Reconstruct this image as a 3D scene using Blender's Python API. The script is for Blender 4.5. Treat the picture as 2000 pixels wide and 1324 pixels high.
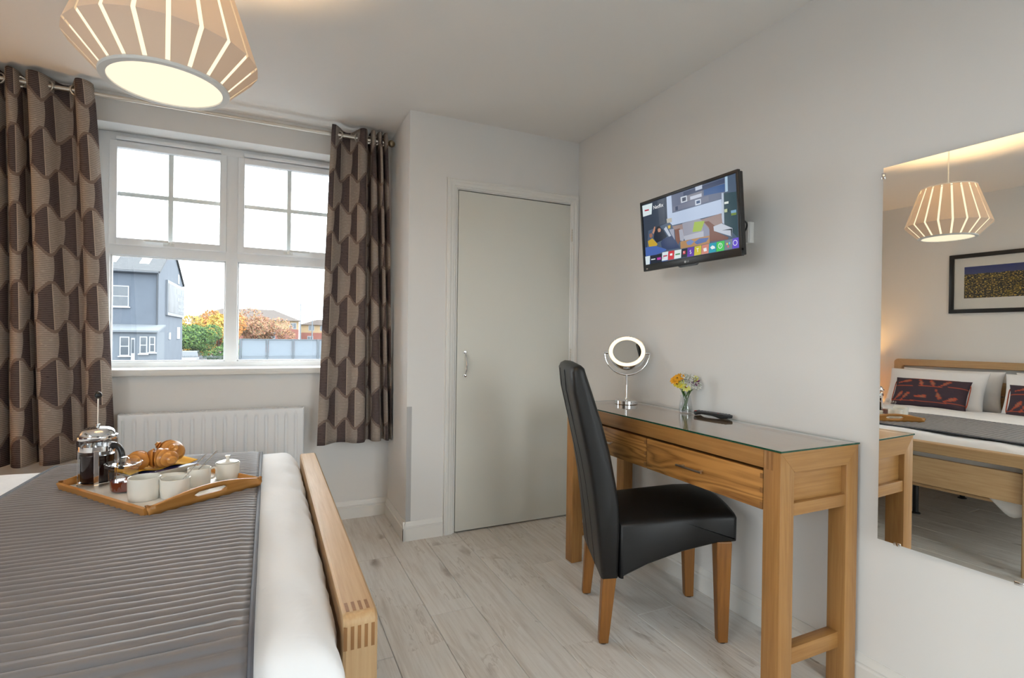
import bpy, bmesh, math, random
import numpy as np
from mathutils import Vector, Matrix, noise as mnoise
random.seed(7)
C = bpy.context.scene.collection
S = bpy.context.scene
for o in list(bpy.data.objects): bpy.data.objects.remove(o)
PI = math.pi
# ------------------------------------------------------------------ camera
F_PX, YAW, PITCH, ROLL = 1017.4, math.radians(25.08), math.radians(-0.26), math.radians(0.761)
cam = bpy.data.cameras.new('camera'); cam.sensor_fit = 'HORIZONTAL'; cam.sensor_width = 36
cam.lens = 36 * F_PX / 2000; cam.clip_start = 0.02; cam.clip_end = 600
camo = bpy.data.objects.new('camera', cam); C.objects.link(camo)
fw = Vector((math.sin(YAW)*math.cos(PITCH), math.cos(YAW)*math.cos(PITCH), math.sin(PITCH)))
r0 = Vector((math.cos(YAW), -math.sin(YAW), 0)); u0 = r0.cross(fw)
rr = r0*math.cos(ROLL) + u0*math.sin(ROLL); uu = u0*math.cos(ROLL) - r0*math.sin(ROLL)
mw = Matrix((rr, uu, -fw)).transposed().to_4x4(); mw.translation = (0, 0, 1.14)
camo.matrix_world = mw; S.camera = camo
# ------------------------------------------------------------------ light
SKY = 9.0
BULB = 170.0
LAMP_L = 1.35
w = bpy.data.worlds.new('overcast'); S.world = w; w.use_nodes = True
bg = w.node_tree.nodes['Background']; bg.inputs[0].default_value = (0.92, 0.965, 1.0, 1); bg.inputs[1].default_value = SKY
S.view_settings.view_transform = 'Standard'; S.view_settings.look = 'None'
S.view_settings.exposure = 0.08; S.view_settings.gamma = 1.0
S.view_settings.use_curve_mapping = False
def portal(loc, rot, sx, sy):
    l = bpy.data.lights.new('window_portal', 'AREA'); l.shape = 'RECTANGLE'; l.size = sx; l.size_y = sy
    l.cycles.is_portal = True
    o = bpy.data.objects.new('window_portal', l); o.location = loc; o.rotation_euler = rot; C.objects.link(o)
portal((-0.2, 3.58, 1.6), (-PI/2, 0, 0), 1.26, 1.26)
portal((1.17, -1.32, 1.06), (PI/2, 0, 0), .8, 2.0)
portal((-2.04, -.25, 1.45), (0, -PI/2, 0), 1.3, 1.6)
# ------------------------------------------------------------------ helpers
def srgb(r, g, b):
    def f(c):
        c /= 255
        return c/12.92 if c <= .04045 else ((c+.055)/1.055)**2.4
    return (f(r), f(g), f(b))
class NT:
    def __init__(s, name):
        s.m = bpy.data.materials.new(name); s.m.use_nodes = True; s.t = s.m.node_tree; s.t.nodes.clear()
        s.out = s.t.nodes.new('ShaderNodeOutputMaterial')
    def n(s, typ, ins=None, **kw):
        nd = s.t.nodes.new('ShaderNode' + typ)
        for k, v in kw.items(): setattr(nd, k, v)
        for k, v in (ins or {}).items():
            if isinstance(v, bpy.types.NodeSocket): s.t.links.new(v, nd.inputs[k])
            else:
                if isinstance(v, tuple) and len(v) == 3 and nd.inputs[k].type == 'RGBA': v = v + (1,)
                nd.inputs[k].default_value = v
        return nd
    def M(s, op, a, b=0.0, c=0.0, clamp=False):
        nd = s.n('Math', {0: a, 1: b, 2: c}, operation=op); nd.use_clamp = clamp; return nd.outputs[0]
    def mix(s, f, a, b, blend='MIX'):
        nd = s.n('Mix', {0: f}, data_type='RGBA', blend_type=blend)
        for i, v in ((6, a), (7, b)):
            if isinstance(v, bpy.types.NodeSocket): s.t.links.new(v, nd.inputs[i])
            else: nd.inputs[i].default_value = tuple(v) + (1,)
        return nd.outputs[2]
    def ramp(s, f, stops):
        nd = s.n('ValToRGB', {0: f}); cr = nd.color_ramp
        while len(cr.elements) < len(stops): cr.elements.new(.5)
        for e, (p, c) in zip(cr.elements, stops): e.position = p; e.color = tuple(c) + (1,)
        return nd.outputs[0]
    def coords(s, scale=(1, 1, 1), rand=True, kind='Object'):
        tc = s.n('TexCoord').outputs[kind]
        if rand:
            oi = s.n('ObjectInfo').outputs['Random']
            v = s.n('VectorMath', {0: tc, 1: s.n('VectorMath', {0: s.n('CombineXYZ', {0: oi, 1: oi, 2: oi}).outputs[0], 1: (7., 13., 5.)}, operation='MULTIPLY').outputs[0]}, operation='ADD').outputs[0]
        else: v = tc
        return s.n('VectorMath', {0: v, 1: scale}, operation='MULTIPLY').outputs[0]
    def noise(s, vec, scale, detail=3, rough=.5, dist=0.):
        return s.n('TexNoise', {'Vector': vec, 'Scale': scale, 'Detail': detail, 'Roughness': rough, 'Distortion': dist}).outputs[0]
    def bsdf(s, **kw):
        p = s.n('BsdfPrincipled', {k.replace('_', ' '): v for k, v in kw.items()}); s.t.links.new(p.outputs[0], s.out.inputs[0]); return p
    def bump(s, p, h, strength=.3, dist=.002):
        b = s.n('Bump', {'Height': h, 'Strength': strength, 'Distance': dist}); s.t.links.new(b.outputs[0], p.inputs['Normal'])
def pm(name, col, rough=.5, metal=0., nz=None, spec=.5, coat=0.):
    t = NT(name)
    p = t.bsdf(Base_Color=col + (1,), Roughness=rough, Metallic=metal, Specular_IOR_Level=spec, Coat_Weight=coat)
    if nz: t.bump(p, t.noise(t.coords(rand=False), nz[0], 4), nz[1], nz[2])
    return t.m
def wood(name, light, dark, axis, rough=.4, figured=False, spec=.4):
    t = NT(name); i = 'xyz'.index(axis)
    sc = [34., 34., 34.]; sc[i] = 1.1
    fine = t.noise(t.coords(tuple(sc)), 3.2, 5, .65, .4)
    sc2 = [5., 5., 5.]; sc2[i] = .55
    big = t.noise(t.coords(tuple(sc2)), 1.3 if not figured else 1.5, 3 if figured else 2, .45, 1.0)
    ring = t.M('FRACT', t.M('MULTIPLY', big, 16. if figured else 9.))
    ring = t.M('ABSOLUTE', t.M('SUBTRACT', ring, .5))
    f = t.M('ADD', t.M('MULTIPLY', fine, .65), t.M('MULTIPLY', ring, 1.0 if figured else .16))
    md = tuple((a+b)/2 for a, b in zip(light, dark))
    col = t.ramp(f, [(.2, dark), (.45, md), (.72, light)])
    oi = t.n('ObjectInfo').outputs['Random']
    col = t.mix(t.M('MULTIPLY', oi, .22), col, tuple(x*.78 for x in md))
    p = t.bsdf(Base_Color=col, Roughness=rough, Specular_IOR_Level=spec)
    t.bump(p, fine, .12, .0008)
    return t.m
def glassmat(name, tint=(1, 1, 1), refl=.06, rough=0.02, two=False):
    t = NT(name)
    tr = t.n('BsdfTransparent', {0: tint}); gl = t.n('BsdfGlossy', {0: (1, 1, 1), 'Roughness': rough})
    fr = t.n('Fresnel', {'IOR': 1.5}).outputs[0]
    f = t.M('MULTIPLY', t.M('ADD', t.M('DIVIDE', t.M('MULTIPLY', fr, 2.0), t.M('ADD', fr, 1.0)) if two else t.M('MULTIPLY', fr, .9), refl - .04, clamp=True), t.M('SUBTRACT', 1.0, t.n('NewGeometry').outputs['Backfacing']))
    mx = t.n('MixShader', {0: f, 1: tr.outputs[0], 2: gl.outputs[0]}); t.t.links.new(mx.outputs[0], t.out.inputs[0]); return t.m
def emis(name, col, k):
    t = NT(name); e = t.n('Emission', {0: col, 1: k}); t.t.links.new(e.outputs[0], t.out.inputs[0]); return t.m
def tag(o, label=None, cat=None, group=None, kind=None):
    if label: o['label'] = label
    if cat: o['category'] = cat
    if group: o['group'] = group
    if kind: o['kind'] = kind
    return o
def thing(name, label, cat, loc=(0, 0, 0), rz=0, group=None, kind=None):
    o = bpy.data.objects.new(name, None); o.empty_display_size = .05; o.location = loc; o.rotation_euler = (0, 0, rz); C.objects.link(o)
    return tag(o, label, cat, group, kind)
class MB:
    def __init__(s): s.v = []; s.f = []; s.mi = []
    def add(s, v, f, mi=0, M=None):
        k = len(s.v)
        s.v += [tuple((M @ Vector(p)) if M else p) for p in v]
        s.f += [tuple(i+k for i in q) for q in f]; s.mi += [mi]*len(f); return s
    def box(s, x0, x1, y0, y1, z0, z1, ch=0, seg=2, mi=0, M=None):
        x0, x1 = min(x0, x1), max(x0, x1); y0, y1 = min(y0, y1), max(y0, y1); z0, z1 = min(z0, z1), max(z0, z1)
        v = [(x, y, z) for z in (z0, z1) for y in (y0, y1) for x in (x0, x1)]
        f = [(0, 2, 3, 1), (4, 5, 7, 6), (0, 1, 5, 4), (2, 6, 7, 3), (0, 4, 6, 2), (1, 3, 7, 5)]
        if ch > 0:
            bm = bmesh.new(); bv = [bm.verts.new(p) for p in v]
            for q in f: bm.faces.new([bv[i] for i in q])
            bmesh.ops.bevel(bm, geom=list(bm.edges), offset=ch, segments=seg, profile=.5, affect='EDGES')
            bm.verts.index_update(); v = [tuple(p.co) for p in bm.verts]; f = [tuple(p.index for p in q.verts) for q in bm.faces]; bm.free()
        return s.add(v, f, mi, M)
    def grid(s, P, wu=False, wv=False, mi=0, M=None, flip=False):
        nu, nv = len(P), len(P[0]); v = [tuple(p) for r in P for p in r]; f = []
        for i in range(nu if wu else nu-1):
            for j in range(nv if wv else nv-1):
                a = i*nv+j; b = ((i+1) % nu)*nv+j; c = ((i+1) % nu)*nv+(j+1) % nv; d = i*nv+(j+1) % nv
                f.append((a, d, c, b) if flip else (a, b, c, d))
        return s.add(v, f, mi, M)
    def tube(s, pts, r, n=10, closed=False, caps=True, mi=0, M=None, sx=1., sy=1.):
        pts = [Vector(p) for p in pts]; m = len(pts); rs = r if isinstance(r, (list, tuple)) else [r]*m
        rows = []; up = None
        for i, p in enumerate(pts):
            if closed: t = pts[(i+1) % m] - pts[i-1]
            else: t = pts[min(i+1, m-1)] - pts[max(i-1, 0)]
            t.normalize()
            if up is None: up = Vector((0, 0, 1)) if abs(t.z) < .9 else Vector((0, 1, 0))
            a = (up - t*up.dot(t)).normalized(); b = t.cross(a); up = a
            rows.append([p + (a*math.cos(q)*sx + b*math.sin(q)*sy)*rs[i] for q in [2*PI*k/n for k in range(n)]])
        k = len(s.v); s.grid(rows, closed, True, mi, M)
        if caps and not closed:
            s.f += [tuple(k+j for j in range(n)), tuple(k+(m-1)*n+j for j in reversed(range(n)))]; s.mi += [mi, mi]
        return s
    def lathe(s, prof, n=32, c=(0, 0, 0), mi=0, M=None, fn=None, cap=False):
        rows = []
        for r, z in prof:
            rows.append([(c[0]+(fn(r, z, a) if fn else r)*math.cos(a), c[1]+(fn(r, z, a) if fn else r)*math.sin(a), c[2]+z) for a in [2*PI*k/n for k in range(n)]])
        k = len(s.v); s.grid(rows, False, True, mi, M, flip=True)
        if cap and prof[0][0] > 1e-5: s.f.append(tuple(k+j for j in reversed(range(n)))); s.mi.append(mi)
        if cap and prof[-1][0] > 1e-5: s.f.append(tuple(k+(len(prof)-1)*n+j for j in range(n))); s.mi.append(mi)
        return s
    def prism(s, poly, t0, t1, fn, mi=0, M=None):
        n = len(poly); v = [fn(a, b, t0) for a, b in poly] + [fn(a, b, t1) for a, b in poly]
        f = [tuple(range(n)), tuple(reversed(range(n, 2*n)))] + [(i, i+n, (i+1) % n+n, (i+1) % n) for i in range(n)]
        return s.add(v, f, mi, M)
    def mesh(s, name, smooth=35):
        me = bpy.data.meshes.new(name); me.from_pydata(s.v, [], s.f); me.update()
        bm = bmesh.new(); bm.from_mesh(me)
        for i, f in enumerate(bm.faces): f.material_index = s.mi[i]
        bmesh.ops.remove_doubles(bm, verts=bm.verts, dist=1e-6); bmesh.ops.recalc_face_normals(bm, faces=bm.faces); bm.to_mesh(me); bm.free()
        if smooth:
            me.polygons.foreach_set('use_smooth', [True]*len(me.polygons)); me.set_sharp_from_angle(angle=math.radians(smooth))
        return me
    def build(s, name, mat, parent=None, smooth=35, solid=None, label=None):
        me = s.mesh(name, smooth)
        for m in (mat if isinstance(mat, (list, tuple)) else [mat]): me.materials.append(m)
        o = bpy.data.objects.new(name, me); C.objects.link(o)
        if parent is not None: o.parent = parent
        if solid: md = o.modifiers.new('thick', 'SOLIDIFY'); md.thickness = solid; md.offset = -1
        if label: o['label'] = label
        return o
def bx(name, mat, parent, x0, x1, y0, y1, z0, z1, ch=.002, label=None): return MB().box(x0, x1, y0, y1, z0, z1, ch).build(name, mat, parent, label=label)
def struct(o): o['kind'] = 'structure'; return o
def copy_tree(o, parent=None):
    c = o.copy(); C.objects.link(c); c.parent = parent
    for ch in list(o.children): copy_tree(ch, c)
    return c
def text_mb(txt, size):
    cu = bpy.data.curves.new('t', 'FONT'); cu.body = txt; cu.size = size; cu.align_x = 'CENTER'; cu.align_y = 'CENTER'; cu.resolution_u = 3
    o = bpy.data.objects.new('t', cu); C.objects.link(o); dg = bpy.context.evaluated_depsgraph_get()
    ev = o.evaluated_get(dg); me = ev.to_mesh(); v = [tuple(p.co) for p in me.vertices]; f = [tuple(p.vertices) for p in me.polygons]
    ev.to_mesh_clear(); bpy.data.objects.remove(o); bpy.data.curves.remove(cu); return v, f
# ------------------------------------------------------------------ materials
def paint(name, col, rough=.6):
    t = NT(name); p = t.bsdf(Base_Color=col + (1,), Roughness=rough, Specular_IOR_Level=.25)
    t.bump(p, t.noise(t.coords(rand=False), 90., 4), .08, .001); return t.m
M_wall = paint('wall_paint', srgb(231, 230, 228)); M_ceil = paint('ceiling_paint', srgb(236, 234, 231))
M_gloss = pm('white_gloss_paint', srgb(231, 230, 226), .35); M_upvc = pm('white_upvc', srgb(240, 242, 244), .3)
M_door = paint('door_paint', srgb(222, 222, 214), .45)
M_strip = pm('grey_plastic', srgb(178, 178, 178), .4)
def plankmat():
    t = NT('whitewashed_plank'); v = t.coords((1, 1, 1))
    fine = t.noise(t.n('VectorMath', {0: v, 1: (34., 1.7, 34.)}, operation='MULTIPLY').outputs[0], 2.2, 6, .65, .6)
    sm = t.noise(t.n('VectorMath', {0: v, 1: (9., 1.1, 9.)}, operation='MULTIPLY').outputs[0], 1.6, 4, .6, 1.2)
    kv = t.n('VectorMath', {0: v, 1: (13., 4.2, 1.)}, operation='MULTIPLY').outputs[0]
    vo = t.n('TexVoronoi', {'Vector': kv, 'Scale': .62, 'Randomness': 1.}).outputs['Distance']
    wob = t.noise(kv, 3.0, 3)
    kn = t.M('SUBTRACT', .26, t.M('ADD', vo, t.M('MULTIPLY', t.M('SUBTRACT', wob, .5), .35)), clamp=True)
    kn = t.M('MULTIPLY', kn, 4.2, clamp=True)
    gate = t.M('GREATER_THAN', t.noise(kv, .55, 1), .44); kn = t.M('MULTIPLY', kn, gate)
    base = t.ramp(fine, [(.25, srgb(200, 194, 187)), (.5, srgb(220, 217, 212)), (.75, srgb(228, 226, 222))])
    cr = t.M('SUBTRACT', 1.0, t.M('MULTIPLY', t.M('ABSOLUTE', t.M('SUBTRACT', sm, .5)), 34.), clamp=True)
    crg = t.M('GREATER_THAN', t.noise(v, 3.1, 2), .56)
    col = t.mix(t.M('MULTIPLY', t.M('MULTIPLY', cr, crg), .38), base, srgb(142, 128, 114))
    dk = t.M('MULTIPLY', t.M('SUBTRACT', sm, .52, clamp=True), 1.8, clamp=True)
    col = t.mix(dk, col, srgb(172, 160, 148))
    col = t.mix(t.M('MULTIPLY', kn, .8), col, srgb(128, 112, 100))
    oi = t.n('ObjectInfo').outputs['Random']; col = t.mix(t.M('MULTIPLY', oi, .10), col, srgb(180, 172, 162))
    p = t.bsdf(Base_Color=col, Roughness=.42, Specular_IOR_Level=.4); t.bump(p, fine, .1, .0008); return t.m
M_plank = plankmat()
OAKL, OAKD = srgb(186, 141, 84), srgb(142, 98, 52)
M_oak = {a: wood('desk_oak_'+a, OAKL, OAKD, a) for a in 'xyz'}
M_oakfig = wood('desk_oak_figured', srgb(190, 138, 76), srgb(116, 72, 32), 'y', figured=True)
BL, BD = srgb(210, 180, 138), srgb(176, 140, 98)
M_bed = {a: wood('bed_oak_'+a, BL, BD, a, .42) for a in 'xyz'}
M_endgr = wood('oak_end_grain', srgb(164, 118, 72), srgb(130, 90, 50), 'z')
M_tray = wood('tray_birch', srgb(208, 152, 84), srgb(176, 118, 56), 'x', .35)
M_trayf = pm('tray_base_white', srgb(226, 222, 214), .3)
M_legw = wood('chair_leg_wood', srgb(160, 108, 48), srgb(114, 70, 25), 'z', .35)
M_leather = pm('black_faux_leather', srgb(19, 19, 20), .44, nz=(420., .25, .0006), spec=.38)
M_chrome = pm('chrome', (.86, .86, .87), .06, 1.); M_steel = pm('brushed_steel', (.62, .58, .52), .3, 1.); M_brass = pm('antique_brass', (.36, .30, .20), .28, 1.)
M_black = pm('black_plastic', srgb(22, 23, 25), .35); M_blacksoft = pm('black_satin', srgb(28, 29, 31), .5)
M_wplastic = pm('white_plastic', srgb(225, 225, 222), .35)
M_ceramic = pm('white_ceramic', srgb(232, 228, 218), .18, coat=.3)
M_glass = glassmat('window_glass', (.97, .985, .98), .05)
M_tglass = glassmat('table_glass', (.965, .985, .972), .06, .01, True)
M_cut = glassmat('cut_glass', (.94, .95, .96), .12)
M_gedge = pm('glass_edge_green', srgb(10, 70, 52), .15)
M_mirror = pm('silver_mirror', (.90, .90, .87), .0, 1.)
M_linen = NT('white_linen'); _p = M_linen.bsdf(Base_Color=srgb(240, 240, 241) + (1,), Roughness=.85, Specular_IOR_Level=.15, Sheen_Weight=.15)
M_linen.bump(_p, M_linen.noise(M_linen.coords(rand=False), 7., 4, .5, .6), .35, .02); M_linen = M_linen.m
def quilt():
    t = NT('grey_quilted_satin'); v = t.coords(rand=False)
    n = t.noise(v, 5., 4); col = t.mix(n, srgb(98, 95, 96), srgb(114, 111, 112))
    p = t.bsdf(Base_Color=col, Roughness=.5, Specular_IOR_Level=.35, Sheen_Weight=.25); t.bump(p, t.noise(v, 60., 3), .25, .002); return t.m
M_quilt = quilt(); M_hem = pm('quilt_binding', srgb(78, 80, 88), .6)
def curtainmat():
    t = NT('woven_leaf_curtain'); W, P, SL = .134, .183, .055
    uv = t.n('UVMap').outputs[0]; sp = t.n('SeparateXYZ', {0: uv}); u, v = sp.outputs[0], sp.outputs[1]
    jag = t.M('MULTIPLY', t.M('SUBTRACT', t.M('FRACT', t.M('DIVIDE', v, .009)), .5), .004)
    r0_ = t.M('FLOOR', t.M('DIVIDE', v, P)); par = t.M('MODULO', r0_, 2.)
    def wrap(par): return t.M('MULTIPLY', t.M('SUBTRACT', t.M('FRACT', t.M('DIVIDE', t.M('ADD', u, t.M('MULTIPLY', par, W/2)), W)), .5), W)
    x = wrap(par); cz = t.M('COSINE', t.M('MULTIPLY', x, 2*PI/W))
    top = t.M('SUBTRACT', P, t.M('MULTIPLY', t.M('SUBTRACT', .5, t.M('MULTIPLY', cz, .5)), SL))
    y = t.M('SUBTRACT', v, t.M('MULTIPLY', r0_, P)); up = t.M('GREATER_THAN', y, top)
    r = t.M('ADD', r0_, up); x2 = wrap(t.M('MODULO', r, 2.))
    yy = t.M('DIVIDE', t.M('SUBTRACT', v, t.M('MULTIPLY', r, P)), P)
    bul = t.M('MULTIPLY', t.M('SINE', t.M('MULTIPLY', t.M('ADD', yy, .12), PI*.84)), .016)
    light = t.M('MAXIMUM', t.M('GREATER_THAN', x2, 0.), t.M('LESS_THAN', t.M('ADD', x2, W/2), t.M('ADD', bul, jag)))
    band = t.M('LESS_THAN', t.M('ABSOLUTE', t.M('SUBTRACT', y, t.M('SUBTRACT', top, .004))), .0085)
    line = t.M('LESS_THAN', t.M('ABSOLUTE', t.M('SUBTRACT', x2, .0)), .0016)
    th = t.M('GREATER_THAN', t.M('SINE', t.M('MULTIPLY', v, 2*PI/.0088)), .35)
    th = t.M('MULTIPLY', th, t.M('GREATER_THAN', t.noise(t.n('CombineXYZ', {0: t.M('MULTIPLY', u, 60.), 1: t.M('MULTIPLY', v, 400.)}).outputs[0], 1., 1), .36))
    lc = t.mix(t.M('MULTIPLY', th, .8), srgb(178, 167, 157), srgb(118, 108, 103))
    dc = t.mix(t.M('MULTIPLY', th, .7), srgb(80, 70, 71), srgb(128, 117, 113))
    col = t.mix(light, dc, lc); col = t.mix(line, col, srgb(196, 182, 166)); col = t.mix(band, col, srgb(132, 116, 109))
    df = t.n('BsdfDiffuse', {0: col}); tl = t.n('BsdfTranslucent', {0: col}); mx = t.n('MixShader', {0: .12, 1: df.outputs[0], 2: tl.outputs[0]})
    t.t.links.new(mx.outputs[0], t.out.inputs[0]); return t.m
M_curtain = curtainmat()
def vcol(name, rough=.7, k=None):
    t = NT(name); a = t.n('VertexColor', layer_name='Col').outputs[0]
    if k is None: t.bsdf(Base_Color=a, Roughness=rough)
    else:
        e = t.n('Emission', {0: a, 1: k}); g = t.n('BsdfGlossy', {0: (.012, .012, .012), 'Roughness': .12}); ad = t.n('AddShader', {0: e.outputs[0], 1: g.outputs[0]})
        t.t.links.new(ad.outputs[0], t.out.inputs[0])
    return t.m
def set_col(o, cols):
    me = o.data; a = me.color_attributes.new('Col', 'FLOAT_COLOR', 'CORNER')
    for p in me.polygons:
        for li in p.loop_indices: a.data[li].color = tuple(cols(p, li)) + (1,)
# ------------------------------------------------------------------ room
XR, XL, YW, YB, H = 1.795, -1.92, 3.35, -1.2, 2.387
fl = struct(MB().box(XL-.1, XR+.1, YB-.1, YW+.3, -.12, -.012).build('floor', pm('screed', (.25, .23, .2), .9))); tag(fl, 'whitewashed wooden plank floor with grey knots')
JO = {-1: 2.684, 0: 2.045, 1: 2.731, 2: 2.576, 3: 2.308, 4: 1.712}
PW, PL = .194, 1.38
for k in range(-14, 7):
    x0 = .61 + PW*k; x1 = x0 + PW; cx0, cx1 = max(x0, XL), min(x1, XR)
    if cx1 - cx0 < .01: continue
    j = JO.get(k, (k*k*.37 + k*.51) % PL); ys = [j + PL*n for n in range(-5, 5)]
    for a in ys:
        y0, y1 = max(a, YB), min(a+PL, YW)
        if y1-y0 < .02: continue
        hx, hy = (cx1-cx0)/2 - .0007, (y1-y0)/2 - .0007
        o = MB().box(-hx, hx, -hy, hy, -.012, 0, .0018, 1).build('plank', M_plank, fl, smooth=0); o.location = ((cx0+cx1)/2, (y0+y1)/2, 0)
cl = tag(struct(MB().box(XL-.1, XR+.1, YB-.1, YW+.3, H, H+.1).build('ceiling', M_ceil)), 'plain white painted ceiling')
tag(struct(MB().box(XR, XR+.12, YB-.1, YW+.3, 0, H).build('wall_right', M_wall)), 'white wall carrying the television and frameless mirror')
NX0, NX1, NZ0, NZ1 = -1.05, .55, .8, 2.1      # side window opening, unseen, added to the headboard wall for fill light
b = MB().box(XL-.12, XL, YB-.1, NX0, 0, H).box(XL-.12, XL, NX1, YW+.3, 0, H).box(XL-.12, XL, NX0, NX1, 0, NZ0).box(XL-.12, XL, NX0, NX1, NZ1, H)
tag(struct(b.build('wall_left', M_wall, smooth=0)), 'white wall behind the headboard')
WX0, WX1, WZ0, WZ1 = -.84, .44, .905, 2.23
b = MB().box(XL, WX0, YW, YW+.27, 0, H).box(WX1, XR, YW, YW+.27, 0, H).box(WX0, WX1, YW, YW+.27, 0, WZ0).box(WX0, WX1, YW, YW+.27, WZ1, H)
tag(struct(b.build('wall_far', M_wall, smooth=0)), 'white wall around the two-light window')
GX0, GX1, GZ1 = .76, 1.58, 2.06  # glazed doorway added behind the camera to let in fill daylight
tag(struct(MB().box(XL, GX0, YB-.12, YB, 0, H).box(GX1, XR, YB-.12, YB, 0, H).box(GX0, GX1, YB-.12, YB, GZ1, H).build('wall_near', M_wall, smooth=0)), 'plain white wall with an added glazed door, opposite the window')
gd = struct(thing('fill_door', 'white framed fully glazed door added in the near wall for fill light', None, ((GX0+GX1)/2, YB-.1, 0)))
gw = (GX1-GX0)/2
MB().box(-gw, -gw+.06, 0, .05, 0, GZ1).box(gw-.06, gw, 0, .05, 0, GZ1).box(-gw+.06, gw-.06, 0, .05, 0, .1).box(-gw+.06, gw-.06, 0, .05, GZ1-.07, GZ1).build('door_frame', M_upvc, gd, smooth=0)
MB().box(-gw+.06, gw-.06, .023, .027, .1, GZ1-.07).build('pane', M_glass, gd, smooth=0)
MB().tube([(-gw+.03, .05, 1.0), (-gw+.03, .09, 1.0), (-gw+.13, .09, 1.0)], .008, 8).build('handle', M_chrome, gd)
# closet
CX, CY = .70, 2.86
DX0, DX1, DZ = .985, 1.742, 1.985
b = MB().box(CX, DX0-.03, CY, CY+.09, 0, H).box(DX1+.03, XR, CY, CY+.09, 0, H).box(DX0-.03, DX1+.03, CY, CY+.09, DZ+.03, H)
tag(struct(b.build('wall_closet_front', M_wall, smooth=0)), 'white closet wall around the flush door')
tag(struct(MB().box(CX, CX+.09, CY+.09, YW, 0, H).build('wall_closet_side', M_wall)), 'short white closet return wall beside the curtain')
def skirting(name, p0, p1, nrm, label):
    prof = [(0, 0), (.016, 0), (.016, .066), (.0105, .071), (.0105, .075), (.0125, .079), (.011, .086), (.006, .094), (.004, .104), (0, .104)]
    p0, p1, nrm = Vector(p0), Vector(p1), Vector(nrm)
    m = MB().prism(prof, 0, 1, lambda a, z, t: tuple(p0.lerp(p1, t) + nrm*a + Vector((0, 0, z))))
    return tag(struct(m.build(name, M_gloss, smooth=25)), label)
skirting('baseboard_far', (XL, YW, 0), (CX, YW, 0), (0, -1, 0), 'moulded white skirting under the radiator wall')
skirting('baseboard_closet_side', (CX, YW, 0), (CX, CY-.016, 0), (-1, 0, 0), 'moulded white skirting on the closet return')
skirting('baseboard_closet_front', (CX-.016, CY, 0), (.913, CY, 0), (0, -1, 0), 'short moulded white skirting beside the door frame')
skirting('baseboard_right', (XR, YB, 0), (XR, CY, 0), (-1, 0, 0), 'long moulded white skirting behind the desk')
skirting('baseboard_left', (XL, YB, 0), (XL, YW, 0), (1, 0, 0), 'moulded white skirting behind the bed head')
# door
dr = struct(thing('door_1', 'flush off-white closet door with chrome bow handle', None, ((DX0+DX1)/2, CY, 0)))
dw = (DX1-DX0)/2
bx('door_leaf', M_door, dr, -dw+.0025, dw-.0025, -.006, .032, .008, DZ-.007, .0015)
hd = MB()
hx = -dw+.052
arc = [(hx+.001*0, -.006-.0, 1.046)] 
hpts = [(hx, -.008, 1.040)] + [(hx, -.010-.030*math.sin(PI*t), 1.040-.124*t) for t in [i/14 for i in range(1, 14)]] + [(hx, -.008, .916)]
hd.tube(hpts, [.0042+.0012*math.sin(PI*i/(len(hpts)-1)) for i in range(len(hpts))], 10)
hob = hd.build('handle', M_chrome, dr, label='chrome bow handle')
for z in (1.046, .910):
    MB().lathe([(.0, 0), (.011, 0), (.0115, .003), (.008, .007), (.0, .0085)], 20, M=Matrix.Translation((hx, -.006, z)) @ Matrix.Rotation(PI/2, 4, 'X')).build('handle_rose', M_chrome, hob)
for z in (1.79, 1.03, .2):
    h = MB()
    for i in range(5): h.tube([(dw+.0035, -.010, z-.04+.016*i), (dw+.0035, -.010, z-.04+.0155*(i+1))], .0055, 10)
    h.build('hinge', M_steel, dr, label='steel butt hinge')
# door lining + architrave
lin = MB().box(DX0-.03, DX0-.001, CY, CY+.09, 0, DZ+.03).box(DX1+.001, DX1+.03, CY, CY+.09, 0, DZ+.03).box(DX0-.001, DX1+.001, CY, CY+.09, DZ, DZ+.03).box(DX0-.001, DX0+.012, CY+.034, CY+.06, 0, DZ).box(DX0, DX1, CY+.034, CY+.06, DZ-.012, DZ)
tag(struct(lin.build('trim_1', M_gloss, smooth=0)), 'white door lining inside the architrave')
aprof = [(0, 0), (0, .006), (.004, .0095), (.012, .0095), (.015, .013), (.030, .0145), (.036, .018), (.046, .018), (.050, .0145), (.056, .0145), (.058, .0)]
def arch(name, path, nrms, label):
    rows = []
    for (px, pz), (nx, nz) in zip(path, nrms): rows.append([(px+nx*a, CY-h, pz+nz*a) for a, h in aprof])
    m = MB().grid(rows); n = len(aprof); k = len(m.v)
    m.f += [tuple(range(n)), tuple(range(k-n, k))]; m.mi += [0, 0]
    return tag(struct(m.build(name, M_gloss, smooth=20)), label)
ax0, ax1, az = DX0-.012, DX1-.006, DZ+.004
arch('trim_2', [(ax0, 0), (ax0, az), (ax1, az), (ax1, 0)], [(-1, 0), (-1, 1), (1, 1), (1, 0)], 'moulded white architrave around the closet door')
tag(struct(MB().box(CX+.0, CX+.028, CY-.0016, CY, .104, .743).build('trim_3', M_strip)), 'grey plastic corner guard strip above the skirting')
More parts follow.
